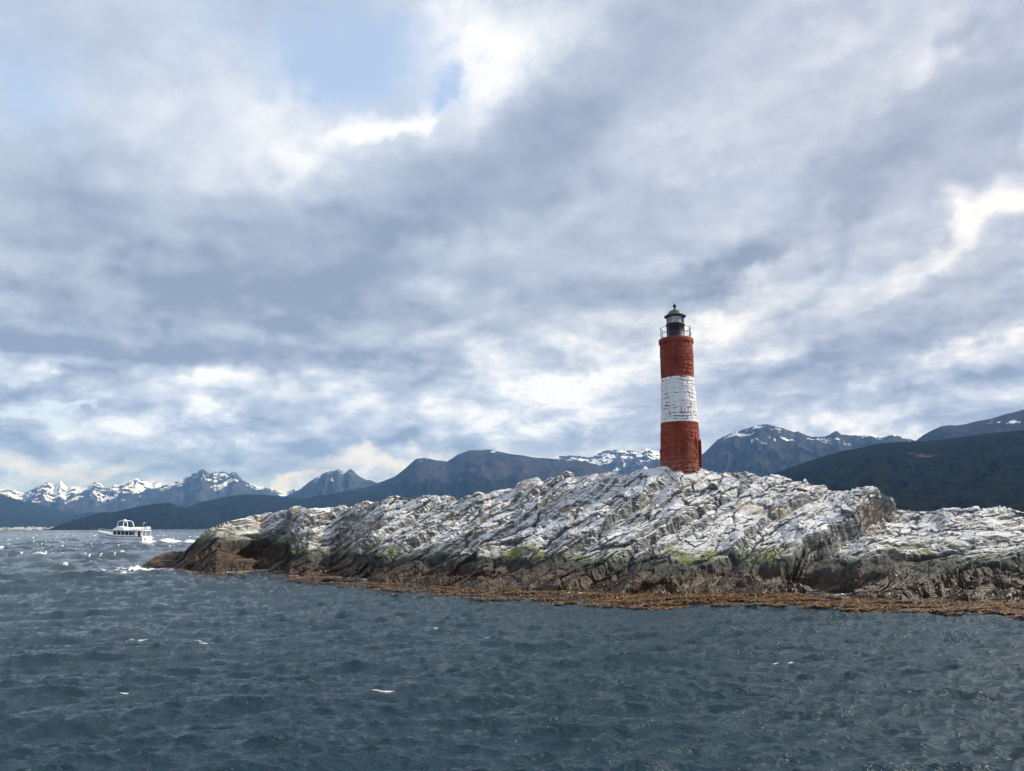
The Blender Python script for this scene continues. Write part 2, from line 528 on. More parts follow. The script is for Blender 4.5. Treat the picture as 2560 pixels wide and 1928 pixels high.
# ------------------------------------------------------------------ island
CREST = np.array([(250, 1452), (300, 1438), (342, 1422), (366, 1405.5), (391, 1389), (419, 1380), (460, 1376), (484, 1361), (529, 1328), (570, 1312), (618, 1289.6), (651, 1283.5), (700, 1279), (773, 1275),
                  (854, 1268), (890, 1262), (910, 1255), (967, 1247), (1044, 1243.6), (1125, 1245), (1146, 1249), (1190, 1234.6), (1231, 1227), (1284, 1219), (1304, 1202), (1345, 1195),
                  (1357, 1203), (1382, 1194), (1418, 1185), (1439, 1191), (1504, 1184), (1532, 1182), (1573, 1182), (1614, 1178), (1654, 1174), (1703, 1172), (1762, 1173), (1774, 1177), (1843, 1179),
                  (1945, 1185), (2006, 1196), (2026, 1208), (2083, 1223), (2108, 1229), (2140, 1224), (2181, 1226), (2193, 1238), (2217, 1245), (2230, 1260), (2246, 1267), (2278, 1271), (2335, 1270), (2356, 1261),
                  (2405, 1266), (2433, 1264), (2462, 1270), (2502, 1276), (2560, 1282), (2750, 1300), (2950, 1330), (3200, 1400), (3400, 1480)], float)
SHORE = np.array([(250, 1452.5), (300, 1438.5), (342, 1423), (375, 1425), (435, 1423), (492, 1430.5), (546, 1434.6), (584, 1431), (652, 1426), (714, 1430), (733, 1440), (774, 1444), (828, 1442), (896, 1449.5),
                  (955, 1458), (1044, 1464.5), (1125, 1470.6), (1207, 1477), (1288, 1476), (1402, 1481), (1471, 1483), (1573, 1487), (1700, 1488), (1823, 1485), (1945, 1487), (2067, 1493), (2148, 1499),
                  (2270, 1501), (2433, 1505), (2560, 1511), (2750, 1516), (2950, 1512), (3200, 1500), (3400, 1482)], float)
WIDTH = np.array([(250, 0.3), (300, 0.8), (342, 2.0), (391, 3.5), (460, 5.5), (529, 9), (651, 12), (854, 14), (1100, 15), (1345, 14.5), (1600, 13.4), (1700, 13.2), (1800, 13.4), (1950, 14), (2150, 14.5), (2260, 14.5), (2560, 15),
                  (2950, 13), (3200, 8), (3400, 2)], float)


def island_cols(px):
    az, elc = azel(px, np.interp(px, CREST[:, 0], CREST[:, 1]))
    azs, els = azel(px, np.interp(px, SHORE[:, 0], SHORE[:, 1]))
    ds = CAM_H / np.tan(-els)
    dc = ds + np.interp(px, WIDTH[:, 0], WIDTH[:, 1])
    return az, elc, els, ds, dc


def island_xyz(px, t):
    """photo column and 0 (waterline) .. 1 (crest) -> undisplaced rock surface"""
    az, elc, els, ds, dc = island_cols(px)
    d = ds + (dc - ds) * np.minimum(t, 1)
    ts = np.clip(t, 0, 1) ** 0.97
    z = CAM_H + d * np.tan(els + (elc - els) * ts)
    z = np.where(t < 0, t * 6.0, z)
    d = np.where(t < 0, ds + t * 7.0, d)
    zc = CAM_H + dc * np.tan(elc)
    tb = np.maximum(t - 1, 0)
    d = np.where(t > 1, dc + tb * 11.0, d)
    z = np.where(t > 1, zc - (zc + 1.2) * np.clip((tb - 0.22) / 0.78, 0, 1) ** 1.5 - 0.25 * np.clip(tb / 0.22, 0, 1), z)
    return np.stack([np.sin(az) * d, np.cos(az) * d, z], -1)


def island_pix(px, py):
    """photo pixel on the rock -> surface point"""
    px = np.asarray(px, float)
    yc = np.interp(px, CREST[:, 0], CREST[:, 1]); ys = np.interp(px, SHORE[:, 0], SHORE[:, 1])
    f = np.clip((ys - np.asarray(py, float)) / np.maximum(ys - yc, 1), 0, 1)
    return island_xyz(px, f ** (1 / 0.97))


def rock_relief(p, px, t, cleft):
    """height added along the rock's face: slabs stepping down to the sea, broken into blocks"""
    x, y, z = p[..., 0], p[..., 1], p[..., 2]
    wx = fbm(x / 5.0, y / 5.0, z / 5.0, oct=3, k=50)
    wy = fbm(x / 5.0, y / 5.0, z / 5.0, oct=3, k=60)
    # right of the cleft the beds turn flatter
    right = sstep(-0.3, 0.3, cleft)
    ang = R(47) * (1 - right) + R(20) * right + R(9) * fbm(x / 13, y / 13, oct=2, k=5)
    ca, sa = np.cos(ang), np.sin(ang)
    up = (y - 38) * 0.92 + z * 0.5                       # up-slope distance
    st = ca * x + sa * up + 0.25 * wx                     # along the beds
    ac = -sa * x + ca * up + 0.22 * wy                   # across the beds
    h = np.zeros_like(x)
    fine = fbm(x * 1.7, y * 1.7, z * 1.7, oct=4, k=77)
    for lam, amp, kk in ((3.6, 0.70, 1), (1.45, 0.30, 2), (0.62, 0.06, 3)):
        a = ac / lam + 0.20 * fbm(st / (lam * 2.5), ac / (lam * 1.2), oct=3, k=100 + kk) + 0.09 * fine
        fr = a - np.floor(a)
        cell = np.floor(a).astype(np.int64)
        seg = st / (lam * 2.2) + _rv[_hash(cell, cell * 0 + kk), 0] * 7
        sc = np.floor(seg).astype(np.int64); sf = seg - sc
        r0 = _rv[_hash(cell, sc, kk), 1]; r1 = _rv[_hash(cell, sc + 1, kk), 1]
        on = r0 + (r1 - r0) * sstep(0.42, 0.62, sf)
        saw = np.where(fr < 0.09, fr / 0.09, 1 - (fr - 0.09) / 0.91)
        h += amp * saw * (0.15 + 1.15 * on) * (0.65 + 0.5 * wx)
    # broken blocks: tilted facets
    for sx, sy, amp, tilt, kk in ((2.8, 1.2, 0.22, 0.34, 11), (1.1, 0.50, 0.10, 0.17, 12), (0.45, 0.22, 0.036, 0.06, 13)):
        f1, f2, rv, ox, oy = worley(st / sx + 0.15 * fine, ac / sy + 0.15 * fine, k=kk)
        m = sstep(-0.35, 0.25, fbm(x / (sx * 4), y / (sx * 4), z / 4, oct=2, k=kk + 30))
        blk = amp * (rv[..., 2] - 0.5) * 1.6 + tilt * ((rv[..., 0] - 0.5) * ox + (rv[..., 3] - 0.5) * oy) * 2
        crack = -amp * 0.5 * (1 - sstep(0.0, 0.13, f2 - f1))
        h += (blk + crack) * (0.3 + 0.7 * m)
    h += 0.32 * fbm(x / 3.1, y / 3.1, z / 3.1, oct=3, k=88) + 0.07 * fine
    h += 0.018 * fbm(x * 6, y * 6, z * 6, oct=3, k=90, ridged=True)
    return h


def seg_dist(q, a, b):
    ab = b - a
    t = np.clip(((q - a) @ ab) / (ab @ ab), 0, 1)
    v = q - a - t[..., None] * ab
    side = ab[0] * (q[..., 1] - a[1]) - ab[1] * (q[..., 0] - a[0])
    return np.linalg.norm(v, axis=-1), side, t


def island_arrays(px, tt):
    PX, TT = np.meshgrid(px, tt)
    P = island_xyz(PX.ravel(), TT.ravel()).reshape(PX.shape + (3,))
    du = np.gradient(P, axis=1); dv = np.gradient(P, axis=0)
    N = np.cross(du, dv); N /= np.maximum(np.linalg.norm(N, axis=-1, keepdims=True), 1e-9)
    for _ in range(3):      # soften so that the crest does not kink
        N = (np.roll(N, 3, 0) + N + np.roll(N, -3, 0) + np.roll(N, 4, 1) + np.roll(N, -4, 1))
        N /= np.maximum(np.linalg.norm(N, axis=-1, keepdims=True), 1e-9)
    q = P[..., :2]
    line = island_pix(np.array([2236, 2140, 2080, 2010, 1955, 1925]), np.array([1263, 1305, 1336, 1385, 1425, 1470]))[:, :2]
    wob = 0.5 * fbm(P[..., 0] / 1.6, P[..., 1] / 1.6, oct=4, k=141)
    best = np.full(PX.shape, 99.0); sd = np.zeros(PX.shape)
    for a, b in zip(line[:-1], line[1:]):
        d, s, _ = seg_dist(q, a, b)
        m = d < best
        best = np.where(m, d, best); sd = np.where(m, np.sign(s), sd)
    sgn = best * -sd + wob                     # positive: on the left, high side
    h = rock_relief(P, PX, TT, -sgn)
    # cleft: the main block ends in a low cliff, the right-hand slab lies lower
    taper = sstep(1.02, 0.9, TT) * sstep(0.02, 0.15, TT)
    fs = sstep(-0.45, 0.45, sgn)
    fault = fs * 0.42 * np.exp(-np.maximum(sgn, 0) / 2.6) - (1 - fs) * 0.62 * np.exp(-np.maximum(-sgn, 0) / 1.6)
    h += fault * taper
    # hollows under ledges, left part
    for cx, cy, rx, dep in ((690, 1378, 1.9, 1.0), (745, 1340, 1.3, 0.55), (620, 1376, 1.2, 0.5), (880, 1300, 0.9, 0.4), (1130, 1420, 1.3, 0.6), (1240, 1400, 1.2, 0.5), (1990, 1440, 1.6, 0.7), (2420, 1470, 0.9, 0.8)):
        c = island_pix(cx, cy)
        r = np.sqrt(((P[..., 0] - c[0]) / 1.9) ** 2 + ((P[..., 2] - c[2]) * 2.2) ** 2 + ((P[..., 1] - c[1]) * 0.6) ** 2) / rx + 0.35 * fbm(P[..., 0], P[..., 1], P[..., 2], oct=3, k=150)
        h -= dep * sstep(1.0, 0.45, r)
    crest_fade = 1 - 0.35 * np.exp(-((TT - 1) / 0.05) ** 2)
    sea_fade = sstep(-0.2, 0.06, TT) * 0.85 + 0.15
    thin = np.clip(np.interp(PX, WIDTH[:, 0], WIDTH[:, 1]) / 8.0, 0.12, 1)
    h = (h * 0.88 - 0.28) * crest_fade * sea_fade * thin
    # level the footing of the tower
    c = island_pix(1703, 1180)
    rt = np.hypot(P[..., 0] - c[0], P[..., 1] - c[1] - 1.2)
    ft = sstep(2.6, 1.5, rt)
    h = h * (1 - 0.55 * ft) + 0.08 * ft
    D = N * 0.75 + np.array([0, -0.10, 0.30]); D /= np.linalg.norm(D, axis=-1, keepdims=True)
    Q = P + D * h[..., None]
    soil = sstep(0.12, 0.5, fbm(P[..., 0] / 2.2, P[..., 1] / 2.2, P[..., 2] / 2.2, oct=4, k=160) - h * 0.35) * sstep(2.2, 3.2, P[..., 2])
    return Q, {'relief': h, 'soil': soil}


def rock_material():
    m, t, b = new_mat('island_rock')
    geo = t.new('ShaderNodeNewGeometry')
    pos, nor = geo.outputs['Position'], geo.outputs['Normal']
    sp = t.new('ShaderNodeSeparateXYZ'); t.put(sp.inputs[0], pos)
    sn = t.new('ShaderNodeSeparateXYZ'); t.put(sn.inputs[0], nor)
    z, nz = sp.outputs[2], sn.outputs[2]
    relief = t.new('ShaderNodeAttribute', attribute_name='relief').outputs['Fac']
    soil = t.new('ShaderNodeAttribute', attribute_name='soil').outputs['Fac']
    n1 = t.noise(pos, 0.55, 5, 0.6)
    n2 = t.noise(pos, 2.6, 6, 0.65)
    n3 = t.noise(pos, 11.0, 5, 0.65)
    beds = t.noise(t.mapping(pos, rot=(R(25), R(-40), 0), sc=(0.5, 1.0, 6.0)), 2.2, 6, 0.65)
    zz = t.add(z, t.mul(t.add(n1, -0.5), 1.1))
    zz = t.add(zz, t.mul(t.add(n2, -0.5), 0.5))
    # the exposed left end is washed higher up
    zz = t.add(zz, t.rng(sp.outputs[0], -13.0, -21.0, 0.0, -0.8))
    rock = t.mix(t.rng(t.add(t.mul(beds, 0.6), t.mul(n2, 0.4)), 0.36, 0.66), (.05, .053, .053), (.25, .255, .245))
    # droppings whiten whatever faces up
    g = t.add(t.mul(nz, 0.80), t.mul(t.add(n2, -0.5), 0.95))
    g = t.add(g, t.mul(t.add(n3, -0.5), 0.40))
    g = t.add(g, t.mul(t.add(n1, -0.5), 0.75))
    g = t.add(g, t.mul(t.add(beds, -0.5), 0.55))
    guano = t.mul(t.rng(g, 0.27, 0.72), t.rng(zz, 0.95, 1.75))
    white = t.mix(n3, (.50, .51, .515), (.80, .80, .79))
    c = t.mix(guano, rock, white)
    c = t.mix(t.mul(soil, t.rng(n3, 0.35, 0.6, 0.2, 0.8)), c, t.mix(n2, (.30, .20, .11), (.52, .42, .30)))
    # yellow-green algae just above the tide
    al = t.mul(t.mul(t.rng(zz, 0.95, 1.35), t.rng(zz, 2.5, 1.75)), t.rng(t.add(n1, t.mul(n2, 0.4)), 0.66, 0.80))
    c = t.mix(t.mul(al, t.rng(nz, 0.25, 0.6)), c, t.mix(n3, (.075, .095, .015), (.20, .22, .05)))
    # dark splash belt, then brown weed and pinkish crust
    belt = t.mul(t.rng(zz, 1.75, 1.05), t.rng(t.add(guano, 0.0), 0.9, 0.2))
    c = t.mix(t.mul(belt, 0.85), c, t.mix(n2, (.013, .014, .012), (.045, .046, .036)))
    weed = t.mix(t.rng(n2, 0.36, 0.66), (.011, .009, .007), (.062, .034, .016))
    weed = t.mix(t.rng(n3, 0.52, 0.72), weed, (.15, .080, .036))
    weed = t.mix(t.mul(t.rng(n1, 0.56, 0.68), t.rng(n3, 0.5, 0.62)), weed, (.27, .16, .12))
    c = t.mix(t.rng(zz, 1.0, 0.6), c, weed)
    t.put(b.inputs['Base Color'], c)
    t.put(b.inputs['Roughness'], t.rng(zz, 0.2, 1.4, 0.42, 0.9))
    b.inputs['Specular IOR Level'].default_value = 0.35
    b1 = t.new('ShaderNodeBump'); b1.inputs['Strength'].default_value = 0.75; b1.inputs['Distance'].default_value = 0.10
    t.put(b1.inputs['Height'], t.add(t.mul(beds, 0.7), t.mul(n3, 0.5)))
    t.put(b.inputs['Normal'], b1.outputs[0])
    return m


def build_island():
    px = np.concatenate([np.linspace(250, 345, 40)[:-1], np.linspace(345, 2600, 1240), np.linspace(2600, 3400, 120)[1:]])
    tt = np.concatenate([np.linspace(-0.25, 0, 14)[:-1], np.linspace(0, 1, 330), 1 + np.linspace(0, 1, 40)[1:] ** 1.5])
    Q, at = island_arrays(px, tt)
    global ISL_Q, ISL_PX, ISL_T
    ISL_Q, ISL_PX, ISL_T = Q, px, tt
    o = grid_object('rocky_island', Q, at, rock_material(), smooth=False)
    structure(o)


build_island()


def rock_point(px, py):
    """photo pixel -> nearest displaced rock vertex seen there"""
    az, el = azel(px, py)
    x, y, z = ISL_Q[..., 0], ISL_Q[..., 1], ISL_Q[..., 2] - CAM_H
    a = np.arctan2(x, y); e = np.arctan2(z, np.hypot(x, y))
    d = (a - az) ** 2 + (e - el) ** 2
    d = d + 1e-9 * np.hypot(x, y)
    k = np.unravel_index(np.argmin(d), d.shape)
    return ISL_Q[k]


# ------------------------------------------------------------------ sea
def ocean_tile(N, L, wind_az, peak, spread, seed, chop, small=0.10):
    r = np.random.default_rng(seed)
    k1 = np.fft.fftfreq(N, 1.0 / N) * 2 * np.pi / L
    kx, ky = np.meshgrid(k1, k1)
    k = np.hypot(kx, ky); k[0, 0] = 1e-6
    w = (math.sin(wind_az), math.cos(wind_az))
    cosf = (kx * w[0] + ky * w[1]) / k
    kp = 2 * np.pi / peak
    S = np.exp(-1.25 * (kp / k) ** 2) / k ** 3.5 * np.exp(-(k * small / 3) ** 2)
    D = np.where(cosf > 0, np.abs(cosf) ** spread, 0.12 * np.abs(cosf) ** spread)
    A = np.sqrt(S * D); A[0, 0] = 0
    ph = (r.normal(size=(N, N)) + 1j * r.normal(size=(N, N)))
    H = A * ph
    h = np.fft.ifft2(H).real
    sc = 1 / h.std()
    h *= sc
    dx = np.fft.ifft2(1j * kx / k * H).real * sc
    dy = np.fft.ifft2(1j * ky / k * H).real * sc
    jxx = np.fft.ifft2(-kx * kx / k * H).real * sc
    jyy = np.fft.ifft2(-ky * ky / k * H).real * sc
    fold = -(jxx + jyy)
    return L, h, dx * chop, dy * chop, fold


def tile_sample(tile, x, y, comp):
    L = tile[0]; N = tile[1].shape[0]
    u = (x / L * N) % N; v = (y / L * N) % N
    i = np.floor(u).astype(int) % N; j = np.floor(v).astype(int) % N
    fu = u - np.floor(u); fv = v - np.floor(v)
    i1 = (i + 1) % N; j1 = (j + 1) % N
    out = []
    for c in comp:
        A = tile[c]
        out.append((A[j, i] * (1 - fu) + A[j, i1] * fu) * (1 - fv) + (A[j1, i] * (1 - fu) + A[j1, i1] * fu) * fv)
    return out


BOAT_PX, BOAT_PY = 305, 1359
_ba, _be = (float(v) for v in azel(BOAT_PX, BOAT_PY))
BOAT_D = CAM_H / math.tan(-_be)
BOAT = np.array([math.sin(_ba) * BOAT_D, math.cos(_ba) * BOAT_D])
_bh = _ba - math.pi / 2 + R(36)                      # heading, clockwise from +Y: to the left and away
BOAT_DIR = np.array([math.sin(_bh), math.cos(_bh)])


def sea_material():
    m, t, b = new_mat('sea_water')
    pos = t.new('ShaderNodeNewGeometry').outputs['Position']
    foam = t.new('ShaderNodeAttribute', attribute_name='foam').outputs['Fac']
    sh = t.new('ShaderNodeAttribute', attribute_name='shallow').outputs['Fac']
    p2 = t.mapping(pos, rot=(0, 0, 0.2), sc=(0.42, 1.0, 1))
    n1 = t.noise(p2, 4.0, 5, 0.65)
    n2 = t.noise(t.mapping(pos, rot=(0, 0, 0.25), sc=(0.5, 1.0, 1)), 19.0, 4, 0.6)
    lace = t.noise(t.mapping(pos, sc=(0.6, 1.0, 1)), 3.2, 7, 0.75)
    f = t.rng(t.add(foam, t.mul(t.add(lace, -0.5), 1.7)), 0.40, 0.72)
    base = t.mix(sh, (.013, .035, .049), (.036, .035, .034))
    t.put(b.inputs['Base Color'], t.mix(f, base, (.80, .83, .85)))
    t.put(b.inputs['Roughness'], t.mix(f, (.10, .10, .10), (.7, .7, .7)))
    b.inputs['IOR'].default_value = 1.333
    bn = t.new('ShaderNodeBump'); bn.inputs['Strength'].default_value = 1.0; bn.inputs['Distance'].default_value = 0.075
    t.put(bn.inputs['Height'], t.add(t.mul(n1, 1.0), t.mul(n2, 0.5)))
    t.put(b.inputs['Normal'], bn.outputs[0])
    return m


def build_sea():
    az = np.concatenate([np.linspace(-80, -37, 50)[:-1], np.linspace(-37, 37, 1000), np.linspace(37, 80, 50)[1:]]) * math.pi / 180
    ang = np.concatenate([np.linspace(62, 18, 26)[:-1], np.linspace(18, 1.6, 380)[:-1], np.geomspace(1.6, 0.25, 120)[:-1], np.geomspace(0.25, 0.0046, 50)])
    r = CAM_H / np.tan(np.radians(ang))
    A, Rr = np.meshgrid(az, r)
    x, y = np.sin(A) * Rr, np.cos(A) * Rr
    t1 = ocean_tile(512, 13.0, R(168), 0.52, 4, 3, 0.6, 0.05)
    t2 = ocean_tile(512, 31.0, R(158), 1.3, 6, 5, 0.62, 0.10)
    t3 = ocean_tile(512, 130.0, R(155), 5.0, 9, 8, 0.6, 0.5)
    # open water is rougher than the lee of the island
    open_w = sstep(5, -40, x + 0.25 * y - 14) * sstep(20, 60, Rr) * 0.75 + sstep(60, 110, Rr) * 0.35
    open_w = np.clip(open_w + 0.25 * fbm(x / 18, y / 18, oct=2, k=200), 0.0, 1)
    patch = 0.8 + 0.5 * fbm(x / 9, y / 9, oct=3, k=210)
    a1 = (0.019 + 0.006 * open_w) * patch * sstep(95, 40, Rr)
    a2 = (0.034 + 0.022 * open_w) * (0.75 + 0.25 * patch)
    a3 = 0.040 + 0.17 * open_w
    fade = sstep(2500, 300, Rr)
    rot = 0.12
    xr, yr = x * math.cos(rot) - y * math.sin(rot), x * math.sin(rot) + y * math.cos(rot)
    h1, dx1, dy1, f1 = tile_sample(t1, x, y, (1, 2, 3, 4))
    h2, dx2, dy2, f2 = tile_sample(t2, xr, yr, (1, 2, 3, 4))
    h3, dx3, dy3, f3 = tile_sample(t3, x, y, (1, 2, 3, 4))
    z = (a1 * h1 + a2 * h2 + a3 * h3) * fade
    X = x + (a3 * dx3 + a1 * dx1 + a2 * (dx2 * math.cos(rot) + dy2 * math.sin(rot))) * fade
    Y = y + (a3 * dy3 + a1 * dy1 + a2 * (-dx2 * math.sin(rot) + dy2 * math.cos(rot))) * fade
    # whitecaps where the surface folds
    fold = (a1 * f1 * 0.4 + a2 * f2 + a3 * f3 * 1.4) * (0.6 + 1.1 * fbm(x / 1.6, y / 0.8, oct=3, k=240))
    thr = np.quantile(fold[(Rr > 30) & (Rr < 900)], 0.986)
    foam = 0.8 * sstep(thr * 0.8, thr * 1.8, fold) * (0.35 + 0.65 * open_w) * sstep(2600, 1200, Rr)
    foam *= sstep(8, 22, Rr)
    # single breaking crests scattered over the near water
    rw = np.random.default_rng(17)
    caps = [(499, 1615), (302, 1732), (344, 1595), (702, 1572), (240, 1550), (105, 1470), (202, 1450), (651, 1516), (1261, 1588), (1094, 1574), (1647, 1597), (926, 1736),
            (60, 1640), (1950, 1650), (420, 1510), (40, 1530)]
    torn = 0.5 * fbm(x * 2.2, y * 4.0, oct=3, k=270)
    for cx, cy in caps:
        ca, ce = (float(v) for v in azel(cx, cy))
        cd_ = CAM_H / math.tan(-ce)
        wx, wy = math.sin(ca) * cd_, math.cos(ca) * cd_
        s = rw.uniform(0.25, 0.5) * (0.6 + cd_ / 40)
        yy = (y - wy) - 0.18 * (x - wx) + 0.12 * np.sin((x - wx) * 5)
        q = np.sqrt(((x - wx) / (s * 1.7)) ** 2 + (yy / (s * 0.36)) ** 2) + torn
        foam = np.maximum(foam, 0.58 * sstep(1.0, 0.2, q))
    # distance to the waterline of the island
    ipx = np.linspace(300, 3400, 500)
    iaz, _, _, ids, _ = island_cols(ipx)
    near_d = np.interp(A, iaz, ids, left=1e4, right=1e4)
    off = near_d - Rr                                    # metres of water in front of the rock
    ppx = np.interp(A, iaz, ipx)
    surge = np.zeros_like(x)
    for c, w, amp, ext in ((352, 60, 0.8, 4.0), (410, 60, 0.8, 3.0), (470, 40, 0.75, 1.8), (640, 50, 0.9, 1.6), (745, 28, 1.0, 2.4), (850, 55, 1.0, 1.8), (960, 40, 0.6, 1.2), (1330, 60, 0.75, 1.3), (1440, 45, 0.75, 1.2), (2090, 60, 0.4, 0.6), (590, 30, .4, .6)):
        surge += amp * np.exp(-((ppx - c) / w) ** 2) * sstep(ext * 1.6, 0.0, off) * (off > -3)
    tipf = sstep(4.0, 0.5, np.hypot((x - ISL_TIP[0] + 0.8) / 1.5, (y - ISL_TIP[1] + 1.0) * 0.8))
    shore_foam = np.clip(surge + 0.6 * tipf + 0.28 * sstep(0.6, 0.0, off) * (off > -2), 0, 1.2)
    foam = np.maximum(foam, shore_foam * 0.8)
    # boat: bow wave and wake
    rel = np.stack([X - BOAT[0], Y - BOAT[1]], -1)
    al = rel @ BOAT_DIR
    ac = rel @ np.array([BOAT_DIR[1], -BOAT_DIR[0]])
    wake = sstep(3.6, 1.2, np.abs(ac)) * sstep(-95, -12, al) * (al < 4.2)
    bow = np.exp(-((np.abs(ac) - (4.6 - al) * 0.36 - 0.3) / 0.7) ** 2) * sstep(-10, 3, al) * (al < 5.2)
    foam = np.maximum(foam, np.maximum(wake * 1.0 * (al < -4.0), bow * 1.0))
    foam = np.maximum(foam, 0.9 * sstep(2.6, 1.9, np.abs(ac)) * (al < 5.3) * (al > -6))
    z += (0.55 * bow + 0.75 * wake * (al < -3.5) * (0.8 + 0.7 * fbm(X / 1.7, Y / 1.7, oct=3, k=260)))
    shallow = sstep(7.0, 1.0, off) * (off > -40) * sstep(330, 420, ppx)
    z *= 1 - 0.6 * shallow
    global SEA_R, SEA_AZ, SEA_Z
    SEA_R, SEA_AZ, SEA_Z = r, az, z
    P = np.stack([X, Y, z], -1)
    o = grid_object('sea', P, {'foam': foam, 'shallow': shallow}, sea_material(), smooth=True)
    structure(o)
    # what lies behind the camera: the same water, flat
    return o


def sea_z(x, y):
    """height of the water at a point"""
    a = np.arctan2(x, y); d = np.hypot(x, y)
    i = np.interp(a, SEA_AZ, np.arange(len(SEA_AZ))); j = np.interp(d, SEA_R, np.arange(len(SEA_R)))
    return SEA_Z[np.round(j).astype(int), np.round(i).astype(int)]


ISL_TIP = island_xyz(np.array([342.0]), np.array([0.0]))[0]
build_sea()


# ------------------------------------------------------------------ lighthouse
TD = 48.6                                            # distance to the tower's axis
_ta = float(azel(1703, 1172)[0])
TOWER_XY = np.array([math.sin(_ta) * TD, math.cos(_ta) * TD])


def t_h(y, x=1696):
    return CAM_H + TD * math.tan(float(azel(x, y)[1]))


def t_r(xl, xr, y):
    return TD * math.sin(abs(float(azel(xr, y)[0]) - float(azel(xl, y)[0])) / 2)


TZ0 = t_h(1172, 1703)


def paint_material():
    """lime-washed rubble: red, white, red"""
    m, t, b = new_mat('painted_masonry')
    pos = t.new('ShaderNodeNewGeometry').outputs['Position']
    sp = t.new('ShaderNodeSeparateXYZ'); t.put(sp.inputs[0], pos)
    n1 = t.noise(pos, 1.3, 5, 0.6)
    n2 = t.noise(t.mapping(pos, sc=(1, 1, 1.7)), 6.0, 6, 0.68)
    n3 = t.noise(pos, 24.0, 4, 0.6)
    z = t.add(sp.outputs[2], t.mul(t.add(n2, -0.5), 0.05))
    red = t.mix(t.rng(n1, 0.35, 0.65), (.20, .034, .020), (.28, .056, .030))
    red = t.mix(t.rng(n2, 0.60, 0.78, 0, 0.6), red, (.12, .022, .016))
    red = t.mix(t.mul(t.rng(n3, 0.63, 0.74), 0.55), red, (.44, .25, .20))
    red = t.mix(t.mul(t.rng(t.add(z, t.mul(n1, 0.9)), TZ0 + 1.5, TZ0 + 0.35), t.rng(n2, 0.45, 0.62, 0, 0.5)), red, (.42, .33, .29))
    white = t.mix(t.rng(n2, 0.3, 0.75), (.78, .785, .79), (.88, .88, .87))
    runs = t.noise(t.mapping(pos, sc=(2.6, 2.6, 0.22)), 2.0, 5, 0.6)
    red = t.mix(t.mul(t.rng(runs, 0.52, 0.70), 0.45), red, (.36, .12, .075))
    red = t.mix(t.mul(t.rng(runs, 0.46, 0.34), 0.5), red, (.10, .022, .018))
    white = t.mix(t.mul(t.rng(runs, 0.54, 0.72), 0.55), white, (.46, .43, .40))
    deep = t.new('ShaderNodeAttribute', attribute_name='joint').outputs['Fac']
    hole = t.mul(deep, t.rng(t.add(n1, t.mul(t.add(n2, -0.5), 0.6)), 0.47, 0.54))
    white = t.mix(hole, white, (.035, .035, .04))
    lo, hi = t_h(1058, 1701), t_h(947, 1695)
    up = t.rng(z, lo - 0.012, lo + 0.012); dn = t.rng(z, hi + 0.012, hi - 0.012)
    t.put(b.inputs['Base Color'], t.mix(t.mul(up, dn), red, white))
    b.inputs['Roughness'].default_value = 0.82
    b.inputs['Specular IOR Level'].default_value = 0.3
    bn = t.new('ShaderNodeBump'); bn.inputs['Strength'].default_value = 1.0; bn.inputs['Distance'].default_value = 0.10
    t.put(bn.inputs['Height'], t.add(n2, t.mul(n3, 0.4)))
    t.put(b.inputs['Normal'], bn.outputs[0])
    return m


def lathe(name, prof, mat, parent, seg=48, smooth=True, rough=0.0, cap=True):
    vs, fs = [], []
    for j, (r, z) in enumerate(prof):
        for i in range(seg):
            a = 2 * math.pi * i / seg
            k = 1 + (random.uniform(-rough, rough) if rough else 0)
            vs.append((r * k * math.sin(a), -r * k * math.cos(a), z + (random.uniform(-rough, rough) * 0.6 if rough else 0)))
    for j in range(len(prof) - 1):
        for i in range(seg):
            i2 = (i + 1) % seg
            fs.append((j * seg + i, j * seg + i2, (j + 1) * seg + i2, (j + 1) * seg + i))
    if cap:
        fs.append(tuple(range(seg - 1, -1, -1)))
        fs.append(tuple((len(prof) - 1) * seg + i for i in range(seg)))
    o = pyobj(name, vs, fs, mat, parent, smooth)
    return o


def bar(vs, fs, p, q, r, seg=6):
    p, q = Vector(p), Vector(q)
    d = (q - p).normalized()
    a = d.orthogonal().normalized(); b = d.cross(a)
    k = len(vs)
    for c in (p, q):
        for i in range(seg):
            t = 2 * math.pi * i / seg
            vs.append(tuple(c + (a * math.cos(t) + b * math.sin(t)) * r))
    for i in range(seg):
        i2 = (i + 1) % seg
        fs.append((k + i, k + i2, k + seg + i2, k + seg + i))
    fs.append(tuple(k + i for i in range(seg - 1, -1, -1)))
    fs.append(tuple(k + seg + i for i in range(seg)))


def barobj(name, segs, r, mat, parent, seg=6):
    vs, fs = [], []
    for p, q in segs:
        bar(vs, fs, p, q, r, seg)
    return pyobj(name, vs, fs, mat, parent)


def boxobj(name, x0, x1, y0, y1, z0, z1, mat, parent, bevel=0.0):
    bm = bmesh.new()
    bmesh.ops.create_cube(bm, size=1.0)
    for v in bm.verts:
        v.co = ((x0 + x1) / 2 + v.co.x * (x1 - x0), (y0 + y1) / 2 + v.co.y * (y1 - y0), (z0 + z1) / 2 + v.co.z * (z1 - z0))
    if bevel:
        bmesh.ops.bevel(bm, geom=bm.edges[:], offset=bevel, segments=2, affect='EDGES')
    me = bpy.data.meshes.new(name)
    bm.to_mesh(me); bm.free()
    me.materials.append(mat)
    return link(bpy.data.objects.new(name, me), parent)


